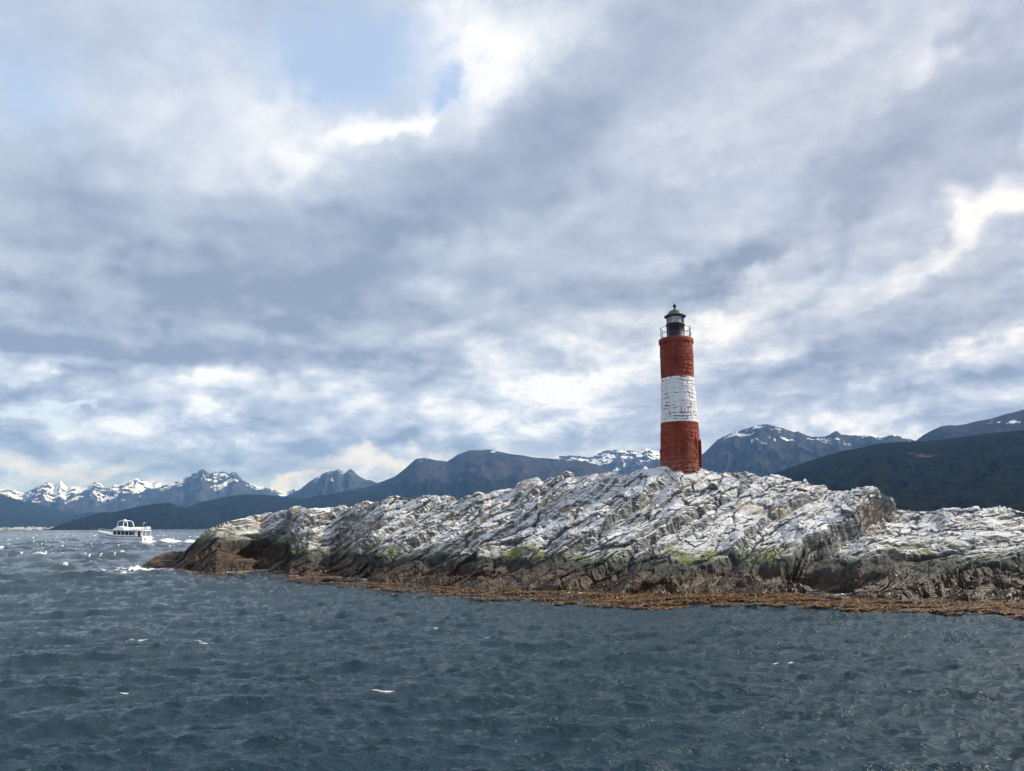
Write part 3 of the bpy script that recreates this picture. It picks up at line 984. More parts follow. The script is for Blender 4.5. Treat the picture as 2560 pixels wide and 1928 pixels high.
def glass_material(name, tint=(.9, .95, .95), keep=0.86):
    m = bpy.data.materials.new(name); m.use_nodes = True
    t = NT(m.node_tree); t.n.clear()
    tr = t.new('ShaderNodeBsdfTransparent'); tr.inputs[0].default_value = tint + (1,)
    gl = t.new('ShaderNodeBsdfGlossy'); gl.inputs['Roughness'].default_value = 0.04
    fr = t.new('ShaderNodeFresnel'); fr.inputs[0].default_value = 1.45
    mx = t.new('ShaderNodeMixShader')
    t.put(mx.inputs[0], t.math('MAXIMUM', fr.outputs[0], 1 - keep))
    t.l.new(tr.outputs[0], mx.inputs[1]); t.l.new(gl.outputs[0], mx.inputs[2])
    out = t.new('ShaderNodeOutputMaterial'); t.l.new(mx.outputs[0], out.inputs[0])
    return m


def build_lighthouse():
    root = link(bpy.data.objects.new('lighthouse', None))
    root.location = (TOWER_XY[0], TOWER_XY[1], TZ0)
    root.rotation_euler = (0, R(0.45), -_ta)
    tag(root, 'round stone lighthouse painted red, white and red with a black lantern, on the rocky island', 'lighthouse')
    paint = paint_material()
    black = plain('lantern_black', (.006, .007, .010), 0.6, 0.0, 0.3, 9)
    lead = plain('dome_lead', (.10, .11, .105), 0.45, 0.3, 0.3, 5)
    zc = lambda y, x=1696: t_h(y, x) - TZ0
    z_pl = zc(1124, 1702); z_wb = zc(1058, 1701); z_wt = zc(947, 1695); z_c0 = zc(861, 1692); z_c1 = zc(849, 1692)
    r_b, r_pl, r_p2, r_wb, r_wt, r_t = t_r(1650, 1755, 1172), t_r(1650, 1754, 1124), t_r(1652.5, 1752, 1124), t_r(1654.6, 1749, 1058), t_r(1654, 1737, 947), t_r(1651.6, 1734.4, 862)
    zs = [-0.9, z_pl - 0.02, z_pl + 0.03, z_wb, z_wt, z_c0]
    rs = [r_b, r_pl, r_p2, r_wb, r_wt, r_t]
    rad = lambda z: float(np.interp(z, zs, rs))
    # ---- mortar core with the doorway let in
    DOOR, DW, DH = R(74), 0.36, zc(1102, 1748)
    seg = 180
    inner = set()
    zl = sorted(set([round(v, 3) for v in np.arange(-0.9, z_c0, 0.16)] + [z_pl - 0.02, z_pl + 0.03, DH, DH + 0.01, z_c0 + 0.02, 0.02, 0.03]))
    vs, fs = [], []
    for z in zl:
        for i in range(seg):
            a = 2 * math.pi * i / seg
            r = rad(z) - 0.032
            da = (a - DOOR + math.pi) % (2 * math.pi) - math.pi
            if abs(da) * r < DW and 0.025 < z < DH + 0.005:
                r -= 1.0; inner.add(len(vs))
            vs.append((r * math.sin(a), -r * math.cos(a), z))
    for j in range(len(zl) - 1):
        for i in range(seg):
            i2 = (i + 1) % seg
            fs.append((j * seg + i, j * seg + i2, (j + 1) * seg + i2, (j + 1) * seg + i))
    tower = pyobj('tower', vs, fs, paint, root, True)
    tower.data.materials.append(plain('doorway_shade', (.03, .026, .024), 0.95, 0, 0.3))  # near-black colour paints in the shade of the deep doorway
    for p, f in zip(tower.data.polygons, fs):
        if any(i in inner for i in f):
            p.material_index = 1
    at = tower.data.attributes.new('joint', 'FLOAT', 'POINT')
    at.data.foreach_set('value', np.ones(len(vs), np.float32))
    # ---- stones
    rest_v, rest_f = [], []
    z = -0.45
    rnd = random.Random(4)
    while z < z_c0 - 0.05:
        ch = min(rnd.uniform(0.15, 0.33), z_c0 - z)
        if z_c0 - z - ch < 0.1:
            ch = z_c0 - z
        for edge in (z_pl,):
            if z < edge < z + ch + 0.06:
                ch = max(edge - z, 0.08)
        a = rnd.uniform(0, 1)
        a_end = a + 2 * math.pi
        R0 = rad(z + ch / 2)
        while a < a_end - 0.02:
            w = rnd.choice((rnd.uniform(0.2, 0.4), rnd.uniform(0.35, 0.9))) / R0
            if a_end - a - w < 0.16:
                w = a_end - a
            a1 = a + w
            mid = ((a + a1) / 2 + math.pi) % (2 * math.pi) - math.pi
            # leave the doorway free
            lo, hi = a, a1
            if 0.0 < z + ch and z < DH:
                for sh in (-2 * math.pi, 0, 2 * math.pi):
                    d0, d1 = DOOR - DW / R0 - 0.02 + sh, DOOR + DW / R0 + 0.02 + sh
                    if lo < d1 and hi > d0:
                        if lo < d0:
                            hi = min(hi, d0)
                        elif hi > d1:
                            lo = max(lo, d1)
                        else:
                            hi = lo
            if hi - lo > 0.05:
                gap = 0.016 if z_wb < z < z_wt else 0.006
                proud = rnd.uniform(-0.006, 0.016)
                nu, nv = 4, 3
                va, fa = [], []
                grid = {}
                jz = [rnd.uniform(-0.016, 0.016) for _ in range(nu * 2)]
                ja = [rnd.uniform(-0.018, 0.018) for _ in range(nv * 2)]
                for v in range(nv + 2):
                    for u in range(nu + 2):
                        uu = min(max(u - 1, 0), nu - 1) / (nu - 1); vv = min(max(v - 1, 0), nv - 1) / (nv - 1)
                        skirt = u in (0, nu + 1) or v in (0, nv + 1)
                        al0 = lo + gap / R0; al1 = hi - gap / R0
                        zz0 = z + gap; zz1 = z + ch - gap
                        edge = 0.0 if skirt else 0.013
                        ca = (al0 + al1) / 2; cz = (zz0 + zz1) / 2
                        aa = al0 + (al1 - al0) * uu + (ja[min(v, nv * 2 - 1)] / R0 if uu in (0, 1) else 0) * (1 if not skirt else 1)
                        z_ = zz0 + (zz1 - zz0) * vv + (jz[min(u, nu * 2 - 1)] if vv in (0, 1) else 0)
                        if not skirt:
                            if uu in (0, 1):
                                aa += math.copysign(edge / R0, ca - aa)
                            if vv in (0, 1):
                                z_ += math.copysign(min(edge, ch * 0.2), cz - z_)
                        z_ += 0.035 * math.sin(2 * aa + z * 1.7) + 0.028 * math.sin(5 * aa - z * 3.1)
                        rr = rad(z_) + ((proud + rnd.uniform(-0.009, 0.009)) if not skirt else -0.038)
                        grid[u, v] = len(va)
                        va.append((rr * math.sin(aa), -rr * math.cos(aa), z_))
                for v in range(nv + 1):
                    for u in range(nu + 1):
                        fa.append((grid[u, v], grid[u + 1, v], grid[u + 1, v + 1], grid[u, v + 1]))
                front = abs(mid) < R(98) and z + ch > 0.02
                if front:
                    pyobj('stone', va, fa, paint, tower, False)
                else:
                    k = len(rest_v)
                    rest_v.extend(va); rest_f.extend(tuple(i + k for i in f) for f in fa)
            a = a1
        z += ch
    rest = pyobj('rear_stones', rest_v, rest_f, paint, tower, True)
    rest['kind'] = 'stuff'
    # ---- door: dark leaf deep in the opening and raised jambs
    dark = plain('door_dark', (.012, .010, .010), 0.8, 0, 0.3)
    door_r = r_pl - 0.9
    ca, sa = math.cos(DOOR), math.sin(DOOR)
    P = lambda t, r, zz: (r * sa + t * ca, -r * ca + t * sa, zz)
    dv = [P(-DW + .02, door_r, 0.03), P(DW - .02, door_r, 0.03), P(DW - .02, door_r, DH - .03), P(-DW + .02, door_r, DH - .03)]
    dv += [P(-DW + .02, door_r - .06, 0.03), P(DW - .02, door_r - .06, 0.03), P(DW - .02, door_r - .06, DH - .03), P(-DW + .02, door_r - .06, DH - .03)]
    bf = [(0, 1, 2, 3), (5, 4, 7, 6), (1, 5, 6, 2), (4, 0, 3, 7), (3, 2, 6, 7), (4, 5, 1, 0)]
    door = pyobj('door', dv, bf, dark, root)

    def block(name, t0, t1, r0, r1, z0, z1, parent, mat=paint):
        v = [P(t, r, zz) for r in (r1, r0) for (t, zz) in ((t0, z0), (t1, z0), (t1, z1), (t0, z1))]
        return pyobj(name, v, [(0, 1, 2, 3), (5, 4, 7, 6), (1, 5, 6, 2), (4, 0, 3, 7), (3, 2, 6, 7), (4, 5, 1, 0)], mat, parent)
    fr_r = math.sqrt(max(r_b ** 2 - DW ** 2, 0.1))
    block('door_jamb', -DW - 0.10, -DW + 0.015, fr_r - 0.25, fr_r - 0.01, -0.2, DH, root)
    block('door_jamb', DW - 0.015, DW + 0.10, fr_r - 0.25, fr_r - 0.01, -0.2, DH, root)
    block('door_lintel', -DW - 0.14, DW + 0.14, fr_r - 0.27, fr_r - 0.03, DH, DH + 0.12, root)
    # ---- head of the tower
    r_c = t_r(1648, 1735.7, 852)
    corn = lathe('cornice', [(r_t - 0.1, z_c0 - 0.02), (r_c - 0.03, z_c0 + 0.0), (r_c, z_c0 + 0.05), (r_c, (z_c0 + z_c1) / 2), (r_c, z_c1 - 0.05), (r_c - 0.04, z_c1), (0.3, z_c1 + 0.01)],
                 paint, root, 72, True, 0.010)
    # ---- lantern
    r_m = t_r(1667.8, 1713.4, 820)
    z_m = zc(811, 1690); z_g = zc(791.5, 1689.5); z_d = zc(774.5, 1689); z_f = zc(765, 1688.6); z_top = zc(761, 1688.6)
    lathe('lantern_base', [(r_m + 0.03, z_c1), (r_m + 0.03, z_c1 + 0.08), (r_m, z_c1 + 0.09), (r_m, z_m - 0.10), (r_m + 0.035, z_m - 0.09), (r_m + 0.035, z_m), (0.1, z_m + 0.005)], black, root, 40)
    cream = plain('gallery_edge', (.55, .50, .45), 0.7, 0, 0.15)
    lathe('base_ring', [(r_m + 0.10, z_c1 - 0.01), (r_m + 0.10, z_c1 + 0.05), (r_m + 0.02, z_c1 + 0.055)], cream, root, 40, cap=False)
    npan = 10
    glass = glass_material('lantern_glass')
    r_gl = r_m - 0.03
    steel = plain('lantern_frame', (.10, .105, .11), 0.4, 0.5, 0.2)
    for k in range(npan):
        a0 = 2 * math.pi * (k + 0.35) / npan; a1 = 2 * math.pi * (k + 1.35) / npan
        g0 = a0 + 0.02; g1 = a1 - 0.02
        pv = []
        for rr in (r_gl, r_gl - 0.012):
            pv += [(rr * math.sin(g0), -rr * math.cos(g0), z_m), (rr * math.sin(g1), -rr * math.cos(g1), z_m), (rr * math.sin(g1), -rr * math.cos(g1), z_g), (rr * math.sin(g0), -rr * math.cos(g0), z_g)]
        pyobj('pane', pv, [(0, 1, 2, 3), (5, 4, 7, 6), (1, 5, 6, 2), (4, 0, 3, 7), (3, 2, 6, 7), (4, 5, 1, 0)], glass, root)
        barobj('mullion', [((r_gl * math.sin(a0), -r_gl * math.cos(a0), z_m), (r_gl * math.sin(a0), -r_gl * math.cos(a0), z_g))], 0.016, steel, root)
    opt = plain('lens_glass', (.02, .10, .13), 0.08, 0.0, 0.5, 14)
    hgt = z_g - z_m
    lens = lathe('lens', [(0.10, z_m), (0.10, z_m + 0.05), (0.17, z_m + 0.08)] + [(0.17 + (0.035 if q % 2 else 0), z_m + 0.08 + (hgt - 0.22) * q / 10) for q in range(11)] + [(0.10, z_g - 0.1)], opt, root, 24)
    r_br = t_r(1663, 1715.8, 790); r_do = t_r(1670.6, 1708.2, 784)
    dome = [(r_m - 0.04, z_g - 0.02), (r_br, z_g - 0.035), (r_br + 0.012, z_g), (r_br - 0.02, z_g + 0.045), (r_do + 0.02, z_g + 0.11)]
    zb = z_g + 0.11
    for q in range(1, 9):
        a = q / 8 * math.pi / 2 * 0.95
        dome.append((r_do * math.cos(a) + 0.0, zb + (z_d - zb) * math.sin(a)))
    d_o = lathe('dome', dome, lead, root, 40)
    lathe('dome_rim', [(r_br - 0.01, z_g - 0.05), (r_br + 0.03, z_g - 0.03), (r_br + 0.03, z_g + 0.012), (r_br - 0.01, z_g + 0.03)], black, d_o, 40, cap=False)
    br = (z_top - z_d) * 0.36
    prof = [(0.12, z_d - 0.06), (0.07, z_d + 0.03), (0.055, z_f - 0.11)]
    for q in range(1, 9):
        a = -math.pi / 2 + q / 9 * math.pi
        prof.append((0.115 * math.cos(a), z_f + 0.115 * math.sin(a)))
    prof += [(0.03, z_f + 0.14), (0.008, z_f + 0.20)]
    lathe('finial', prof, black, root, 20)
    # ---- gallery railing
    r_r = t_r(1652.5, 1729.5, 830)
    rl = plain('rail_iron', (.06, .055, .06), 0.5, 0.4, 0.3)
    for hh in (0.34, 0.72):
        n = 40
        pts = [(r_r * math.sin(2 * math.pi * i / n), -r_r * math.cos(2 * math.pi * i / n), z_c1 + hh + random.uniform(-.006, .006)) for i in range(n)]
        barobj('rail', [(pts[i], pts[(i + 1) % n]) for i in range(n)], 0.017, rl, root)
    for k in range(8):
        a = R(45 * k + 62)
        barobj('rail_post', [((r_r * math.sin(a), -r_r * math.cos(a), z_c1 - 0.05), (r_r * math.sin(a), -r_r * math.cos(a), z_c1 + 0.76))], 0.02, rl, root)
    return root


build_lighthouse()


# ------------------------------------------------------------------ boat
def build_boat():
    root = link(bpy.data.objects.new('boat', None))
    root.location = (BOAT[0], BOAT[1], 0.42)
    root.scale = (1.1, 1.1, 1.1)
    root.rotation_euler = (R(1.5), R(-1.0), -_bh)
    tag(root, 'small white tour boat with blue stripes heading left through the waves', 'boat')
    white = plain('boat_white', (.87, .88, .89), 0.35, 0, 0.05, 3)
    blue = plain('boat_blue', (.03, .07, .20), 0.4, 0, 0.1)
    navy = plain('boat_dark', (.015, .02, .035), 0.4, 0, 0.2)
    pane_m = plain('boat_window', (.012, .018, .022), 0.06, 0, 0.3)
    steel = plain('boat_steel', (.55, .56, .58), 0.3, 0.7, 0.1)
    redm = plain('boat_red', (.50, .025, .02), 0.5, 0, 0.1)
    L = 10.4
    ys = np.linspace(-L / 2, L / 2, 25)
    u = (ys + L / 2) / L
    half = 1.62 * np.clip(1 - np.maximum(u - 0.45, 0) ** 2.2 / 0.55 ** 2.2, 0.0, 1) ** 0.8 * (0.90 + 0.10 * np.minimum(u / 0.3, 1))
    half = np.maximum(half, 0.03)
    sheer = 1.02 + 0.62 * np.maximum(u - 0.42, 0) ** 1.7 / 0.58 ** 1.7 + 0.06 * (1 - u)
    rake = np.maximum(u - 0.7, 0) ** 1.6 * 1.5

    def side(k, f):
        """half breadth, forward shift and height at fraction f (0 keel .. 1 sheer)"""
        z = -0.55 + (sheer[k] + 0.55) * f
        flare = 0.62 + 0.38 * min(1, max(0, (f - 0.12)) / 0.5) ** 0.6
        flare *= 1 - 0.35 * max(0, u[k] - 0.55) / 0.45 * (1 - f)
        b = half[k] * (flare if f > 0.02 else 0.05)
        return b, ys[k] - rake[k] * (1 - f) * 1.2, z

    fr = [0.0, 0.14, 0.3, 0.5, 0.7, 0.85, 1.0]
    vs, fs = [], []
    for k in range(25):
        for f in fr[::-1]:
            b, y, z = side(k, f); vs.append((-b, y, z))
        for f in fr:
            b, y, z = side(k, f); vs.append((b, y, z))
    m = len(fr) * 2
    for k in range(24):
        for j in range(m - 1):
            fs.append((k * m + j, k * m + j + 1, (k + 1) * m + j + 1, (k + 1) * m + j))
    fs.append(tuple(range(m)))
    hull = pyobj('hull', vs, fs, white, root, True)
    # deck a little below the sheer
    dv, df = [], []
    for k in range(25):
        b, y, z = side(k, 0.93); dv += [(-b, y, z), (b, y, z)]
    for k in range(24):
        df.append((2 * k, 2 * k + 1, 2 * k + 3, 2 * k + 2))
    pyobj('deck', dv, df, white, root)

    def strip(name, f0, f1, mat, off, k0=0, k1=24, sides=(-1, 1)):
        v, f = [], []
        for s in sides:
            for k in range(k0, k1 + 1):
                for ff in (f0, f1):
                    b, y, z = side(k, ff)
                    v.append((s * (b + off), y + (off if k == 24 else 0), z))
            n0 = 0 if s == sides[0] else (k1 - k0 + 1) * 2
            for k in range(k1 - k0):
                q = n0 + k * 2
                f.append((q, q + 2, q + 3, q + 1))
        return pyobj(name, v, f, mat, root)
    strip('stripe', 0.66, 0.715, blue, 0.012, 0, 22)
    strip('rub_rail', 0.935, 1.0, navy, 0.03, 0, 18)
    # raised white bulwark at the bow
    bv, bf = [], []
    for s in (-1, 1):
        n0 = len(bv)
        for k in range(14, 25):
            b, y, z = side(k, 1.0)
            hgt = 0.30 * min(1, (k - 14) / 3)
            for db, dz in ((0.02, -0.05), (0.05, hgt), (-0.03, hgt), (-0.03, -0.05)):
                bv.append((s * max(b + db, 0.0), y + (0.08 if dz > 0 else 0), z + dz))
        for k in range(10):
            for j in range(3):
                q = n0 + k * 4 + j
                bf.append((q, q + 1, q + 5, q + 4))
    pyobj('bulwark', bv, bf, white, root)
    # cabin
    boxobj('cabin', -1.22, 1.22, -3.4, 1.35, 0.85, 2.06, white, root, 0.05)
    for s in (-1, 1):
        for y0, y1 in ((0.55, 1.05), (-0.35, 0.30), (-1.15, -0.55), (-2.0, -1.35), (-2.85, -2.2), (-3.25, -3.0)):
            boxobj('window', s * 1.235 - 0.02, s * 1.235 + 0.02, y0, y1, 1.32, 1.90, pane_m, root)
    for x0, x1 in ((-1.0, -0.4), (-0.3, 0.3), (0.4, 1.0)):
        boxobj('windscreen', x0, x1, 1.335, 1.372, 1.35, 1.9, pane_m, root)
    boxobj('aft_door', -0.35, 0.35, -3.43, -3.385, 0.95, 1.95, pane_m, root)
    boxobj('roof', -1.45, 1.45, -5.0, 1.75, 2.09, 2.20, white, root, 0.03)
    boxobj('roof_edge', -1.47, 1.47, -5.02, 1.77, 2.05, 2.088, navy, root)
    for x in (-1.35, 1.35):
        for y in (-4.9, -3.9):
            barobj('post', [((x, y, 0.95), (x, y, 2.08))], 0.05, white, root)
    # steering position on the roof
    cv = [(-1.0, 1.55, 2.2), (1.0, 1.55, 2.2), (1.05, -0.9, 2.2), (-1.05, -0.9, 2.2), (-0.85, 0.75, 2.85), (0.85, 0.75, 2.85), (1.0, -0.8, 2.62), (-1.0, -0.8, 2.62)]
    pyobj('flybridge', cv, [(0, 1, 5, 4), (1, 2, 6, 5), (2, 3, 7, 6), (3, 0, 4, 7), (4, 5, 6, 7)], white, root)
    for s in (-1, 1):
        barobj('arch', [((s * 0.85, 0.72, 2.8), (s * 0.82, 0.62, 3.7)), ((s * 0.82, 0.62, 3.7), (s * 0.8, 0.2, 3.88)), ((s * 0.8, 0.2, 3.88), (s * 0.8, -0.7, 3.88)),
                        ((s * 0.8, -0.7, 3.88), (s * 0.8, -1.2, 3.70)), ((s * 0.8, -1.2, 3.70), (s * 1.0, -1.75, 2.2))], 0.07, white, root)
    boxobj('arch_roof', -0.82, 0.82, -0.75, 0.25, 3.85, 3.93, white, root, 0.02)
    boxobj('radar', -0.3, 0.3, -0.35, 0.05, 3.93, 4.12, white, root, 0.06)
    # roof railing, benches, raft, mast
    segs = []
    loop = [(-1.4, -1.7), (-1.4, -4.9), (1.4, -4.9), (1.4, -1.7)]
    for (xa, ya), (xb, yb) in zip(loop[:-1], loop[1:]):
        segs.append(((xa, ya, 2.75), (xb, yb, 2.75))); segs.append(((xa, ya, 2.48), (xb, yb, 2.48)))
        for q in range(5):
            f = q / 4
            segs.append(((xa + (xb - xa) * f, ya + (yb - ya) * f, 2.2), (xa + (xb - xa) * f, ya + (yb - ya) * f, 2.75)))
    barobj('roof_railing', segs, 0.022, steel, root)
    for y in (-2.2, -2.9, -3.6):
        boxobj('bench', -1.1, 1.1, y - 0.2, y + 0.2, 2.32, 2.45, white, root, 0.02)
        boxobj('bench', -1.1, 1.1, y - 0.24, y - 0.16, 2.45, 2.72, white, root, 0.02)
    vs, fs = [], []
    bar(vs, fs, (0.2, -4.55, 2.55), (1.25, -4.55, 2.55), 0.30, 14)
    pyobj('life_raft', vs, fs, white, root, True)
    barobj('mast', [((-0.6, -4.5, 2.2), (-0.6, -4.5, 3.75)), ((-0.8, -4.5, 3.3), (-0.4, -4.5, 3.3))], 0.03, steel, root)
    boxobj('flag', -0.6, -0.58, -4.9, -4.52, 3.45, 3.72, white, root)
    segs = []
    pv = None
    for k in range(15, 25):
        b, y, z = side(k, 1.0)
        p = (-b * 0.95, y, z + 0.75)
        if pv:
            segs.append((pv, p))
        segs.append(((p[0], p[1], z + 0.28), p)); pv = p
    pv = None
    for k in range(15, 25):
        b, y, z = side(k, 1.0)
        p = (b * 0.95, y, z + 0.75)
        if pv:
            segs.append((pv, p))
        segs.append(((p[0], p[1], z + 0.28), p)); pv = p
    barobj('bow_railing', segs, 0.018, steel, root)
    # mark on the stern: a red burst with a small olive fleck
    vs, fs = [(-0.75, -L / 2 - 0.03, 0.55)], []
    for i in range(14):
        a = 2 * math.pi * i / 14; rr = 0.36 if i % 2 else 0.19
        vs.append((-0.75 + rr * math.cos(a), -L / 2 - 0.03, 0.55 + rr * math.sin(a)))
    for i in range(14):
        fs.append((0, 1 + i, 1 + (i + 1) % 14))
    pyobj('stern_emblem', vs, fs, redm, root)
    olive = plain('boat_olive', (.16, .15, .05), 0.5, 0, 0.1)
    vs = [(0.55, -L / 2 - 0.03, 0.30), (0.85, -L / 2 - 0.03, 0.42), (0.95, -L / 2 - 0.03, 0.75), (0.78, -L / 2 - 0.03, 0.70)]
    pyobj('stern_mark', vs, [(0, 1, 2, 3)], olive, root)


build_boat()


# ------------------------------------------------------------------ loose boulders
def boulder(px, py, sx, sy, sz, seed, label, mat):
    c = rock_point(px, py)
    r = random.Random(seed)
    bm = bmesh.new()
    bmesh.ops.create_icosphere(bm, subdivisions=3, radius=1.0)
    planes = [(Vector((r.gauss(0, 1), r.gauss(0, 1), r.gauss(0, 1))).normalized(), r.uniform(0.55, 0.85)) for _ in range(11)]
    for v in bm.verts:
        p = v.co.copy()
        for n, d in planes:
            e = p.dot(n) - d
            if e > 0:
                p -= n * e
        v.co = (p.x * sx, p.y * sy, p.z * sz)
    me = bpy.data.meshes.new('boulder')
    bm.to_mesh(me); bm.free()
    for k, val in (('relief', 0.1), ('soil', 0.0)):
        me.attributes.new(k, 'FLOAT', 'POINT').data.foreach_set('value', np.full(len(me.vertices), val, np.float32))
    me.materials.append(mat)
    o = link(bpy.data.objects.new('boulder', me))
    o.location = (c[0], c[1] - sy * 0.2, c[2] + sz * 0.30)
    o.rotation_euler = (r.uniform(-.15, .15), r.uniform(-.2, .2), r.uniform(0, 6.28))
    tag(o, label, 'boulder', 'loose boulders on the island')
    return o


ROCK = bpy.data.materials['island_rock']
boulder(1640, 1196, 0.52, 0.4, 0.33, 1, 'dark squat boulder on the slope just below the left foot of the lighthouse', ROCK)
boulder(1785, 1222, 0.55, 0.4, 0.32, 2, 'grey boulder on the slope below the right side of the lighthouse', ROCK)
boulder(1420, 1192, 0.42, 0.35, 0.30, 3, 'pale knob of rock on the skyline left of the lighthouse', ROCK)
boulder(2226, 1258, 0.22, 0.2, 0.26, 4, 'small upright stone at the top of the step in the right skyline', ROCK)
boulder(2152, 1262, 0.55, 0.5, 0.48, 5, 'pale angular boulder in the notch right of the lighthouse', ROCK)
boulder(2115, 1285, 0.46, 0.4, 0.42, 6, 'blocky grey boulder leaning against the foot of the low cliff on the right', ROCK)


# ------------------------------------------------------------------ weed and kelp
def weed_material(name, dark, mid, gold, rough):
    m, t, b = new_mat(name)
    tone = t.new('ShaderNodeAttribute', attribute_name='tone').outputs['Fac']
    t.put(b.inputs['Base Color'], t.ramp(tone, [(0.0, dark), (0.5, mid), (1.0, gold)]))
    b.inputs['Roughness'].default_value = rough
    return m


def blades(name, base, dirs, length, width, arch, tone, mat, lift):
    """ribbons of three segments; arrays over blades"""
    n = len(base)
    side = np.stack([-dirs[:, 1], dirs[:, 0], np.zeros(n)], -1)
    V = np.zeros((n, 8, 3))
    for k in range(4):
        f = k / 3
        c = base + dirs * (length * f)[:, None] + lift * (arch * math.sin(f * math.pi))[:, None]
        w = (width * (0.5, 1.0, 0.85, 0.18)[k])[:, None]
        V[:, 2 * k] = c - side * w; V[:, 2 * k + 1] = c + side * w
    F = np.array([(0, 1, 3, 2), (2, 3, 5, 4), (4, 5, 7, 6)])
    q = (np.arange(n)[:, None, None] * 8 + F[None]).reshape(-1, 4).astype(np.int32)
    me = bpy.data.meshes.new(name)
    me.vertices.add(n * 8); me.vertices.foreach_set('co', V.reshape(-1).astype(np.float32))
    me.loops.add(q.size); me.loops.foreach_set('vertex_index', q.reshape(-1))
    me.polygons.add(len(q)); me.polygons.foreach_set('loop_start', np.arange(0, q.size, 4, dtype=np.int32))
    me.polygons.foreach_set('use_smooth', np.ones(len(q), bool))
    me.update(calc_edges=True)
    at = me.attributes.new('tone', 'FLOAT', 'POINT')
    at.data.foreach_set('value', np.repeat(tone, 8).astype(np.float32))
    me.materials.append(mat)
    o = link(bpy.data.objects.new(name, me))
    o['kind'] = 'stuff'
    return o


def build_weed():
    r = np.random.default_rng(21)
    # kelp afloat in front of the rock
    n = 80000
    px = r.uniform(380, 2700, n)
    az, _, _, ds, _ = island_cols(px)
    wid = np.interp(px, [380, 700, 1000, 1400, 2000, 2700], [6.5, 7.5, 7.0, 6.2, 5.2, 5.0])
    u = r.random(n)
    off = 0.2 + wid * u
    d = ds - off
    x, y = np.sin(az) * d, np.cos(az) * d
    mask = fbm(x / 1.5, y / 0.8, oct=4, gain=0.6, k=300) + 0.28 * np.interp(px, [400, 900, 1500, 2600], [-0.05, 0.15, 0.5, 0.6]) - 0.30 * (u - 0.35)
    keep = mask > 0.06
    x, y, az, px = x[keep], y[keep], az[keep], px[keep]
    m = min(len(x), 22000)
    x, y = x[:m], y[:m]
    z = sea_z(x, y)
    a = r.normal(0.3, 0.8, m)
    dirs = np.stack([np.cos(a), np.sin(a) * 0.8, np.zeros(m)], -1)
    tone = np.clip(r.normal(0.52, 0.27, m), 0, 1)
    mat = weed_material('kelp_frond', (.028, .016, .006), (.125, .060, .013), (.37, .19, .028), 0.30)
    blades('kelp', np.stack([x, y, z + 0.03], -1), dirs, r.uniform(0.12, 0.42, m), r.uniform(0.02, 0.055, m), r.uniform(0.01, 0.07, m), tone, mat, np.array([0, 0, 1.0]))
    # weed hanging on the rock between the tides
    Q = ISL_Q
    sel = np.argwhere((Q[:-1, :, 2] > 0.02) & (Q[:-1, :, 2] < 1.0) & (np.arange(Q.shape[0] - 1)[:, None] < 200))
    pick = sel[r.integers(0, len(sel), 26000)]
    p = Q[pick[:, 0], pick[:, 1]] + r.normal(0, 0.02, (len(pick), 3))
    mk = fbm(p[:, 0] / 1.5, p[:, 1] / 1.5, p[:, 2] * 1.2, oct=3, k=320) - 0.55 * (p[:, 2] - 0.35)
    keep = mk > 0.0
    p = p[keep]
    k = len(p)
    a = r.normal(-1.57, 0.7, k)
    dirs = np.stack([np.cos(a) * 0.8, np.sin(a) * 0.7, r.uniform(-0.75, -0.2, k)], -1)
    tone = np.clip(r.normal(0.35, 0.28, k), 0, 1)
    mat = weed_material('rock_weed', (.010, .009, .006), (.050, .030, .014), (.19, .10, .04), 0.45)
    blades('seaweed', p, dirs, r.uniform(0.12, 0.34, k), r.uniform(0.012, 0.032, k), r.uniform(0.03, 0.10, k), tone, mat, np.array([0, -0.6, 0.8]))


build_weed()


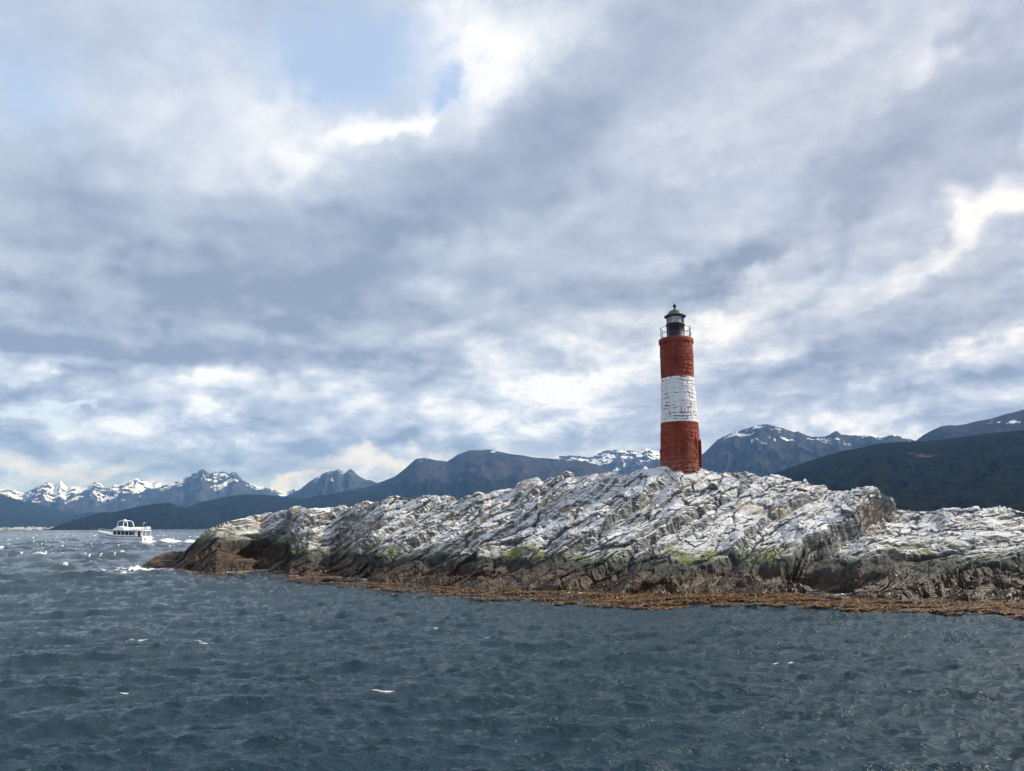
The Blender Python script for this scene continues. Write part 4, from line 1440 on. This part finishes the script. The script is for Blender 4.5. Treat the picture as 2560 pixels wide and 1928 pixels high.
# ------------------------------------------------------------------ far town at the foot of the left shore
def build_town():
    r = np.random.default_rng(5)
    n = 520
    vs, fs = [], []
    for i in range(n):
        px = 200 * r.random() ** 1.2 + r.uniform(-10, 4)
        a = float(azel(px, 1320)[0])
        D = r.uniform(7900, 8090)
        z0 = (D - 7900) * 0.10 * r.random()
        w, h, dd = r.uniform(8, 24), r.uniform(4, 10), r.uniform(8, 16)
        cx, cy = math.sin(a) * D, math.cos(a) * D
        k = len(vs)
        for zz in (z0 - 3, z0 + h):
            for sx, sy in ((-1, -1), (1, -1), (1, 1), (-1, 1)):
                vs.append((cx + sx * w / 2, cy + sy * dd / 2, zz))
        vs.append((cx - w / 2, cy, z0 + h * 1.4)); vs.append((cx + w / 2, cy, z0 + h * 1.4))
        fs += [(k, k + 1, k + 5, k + 4), (k + 1, k + 2, k + 6, k + 5), (k + 2, k + 3, k + 7, k + 6), (k + 3, k, k + 4, k + 7),
               (k + 4, k + 5, k + 9, k + 8), (k + 6, k + 7, k + 8, k + 9), (k + 5, k + 6, k + 9), (k + 7, k + 4, k + 8)]
    o = pyobj('town', vs, fs, plain('town_walls', (.50, .48, .46), 0.8, 0, 0.4, 0.02))
    o['kind'] = 'stuff'


build_town()


# ------------------------------------------------------------------ air
def build_haze():
    bm = bmesh.new()
    bmesh.ops.create_cube(bm, size=1.0)
    me = bpy.data.meshes.new('haze')
    bm.to_mesh(me); bm.free()
    o = link(bpy.data.objects.new('haze', me))
    o.scale = (56000, 52000, 1500)
    o.location = (0, 10000, 750 - 14)
    m = bpy.data.materials.new('haze_air')
    m.use_nodes = True
    t = NT(m.node_tree); t.n.clear()
    v = t.new('ShaderNodeVolumePrincipled')
    v.inputs['Color'].default_value = (.20, .46, 1.0, 1)
    v.inputs['Density'].default_value = 4.2e-5
    v.inputs['Absorption Color'].default_value = (1, 1, 1, 1)
    v.inputs['Anisotropy'].default_value = 0.0
    out = t.new('ShaderNodeOutputMaterial')
    t.l.new(v.outputs[0], out.inputs['Volume'])
    me.materials.append(m)
    o['kind'] = 'stuff'
    o.visible_shadow = True


build_haze()
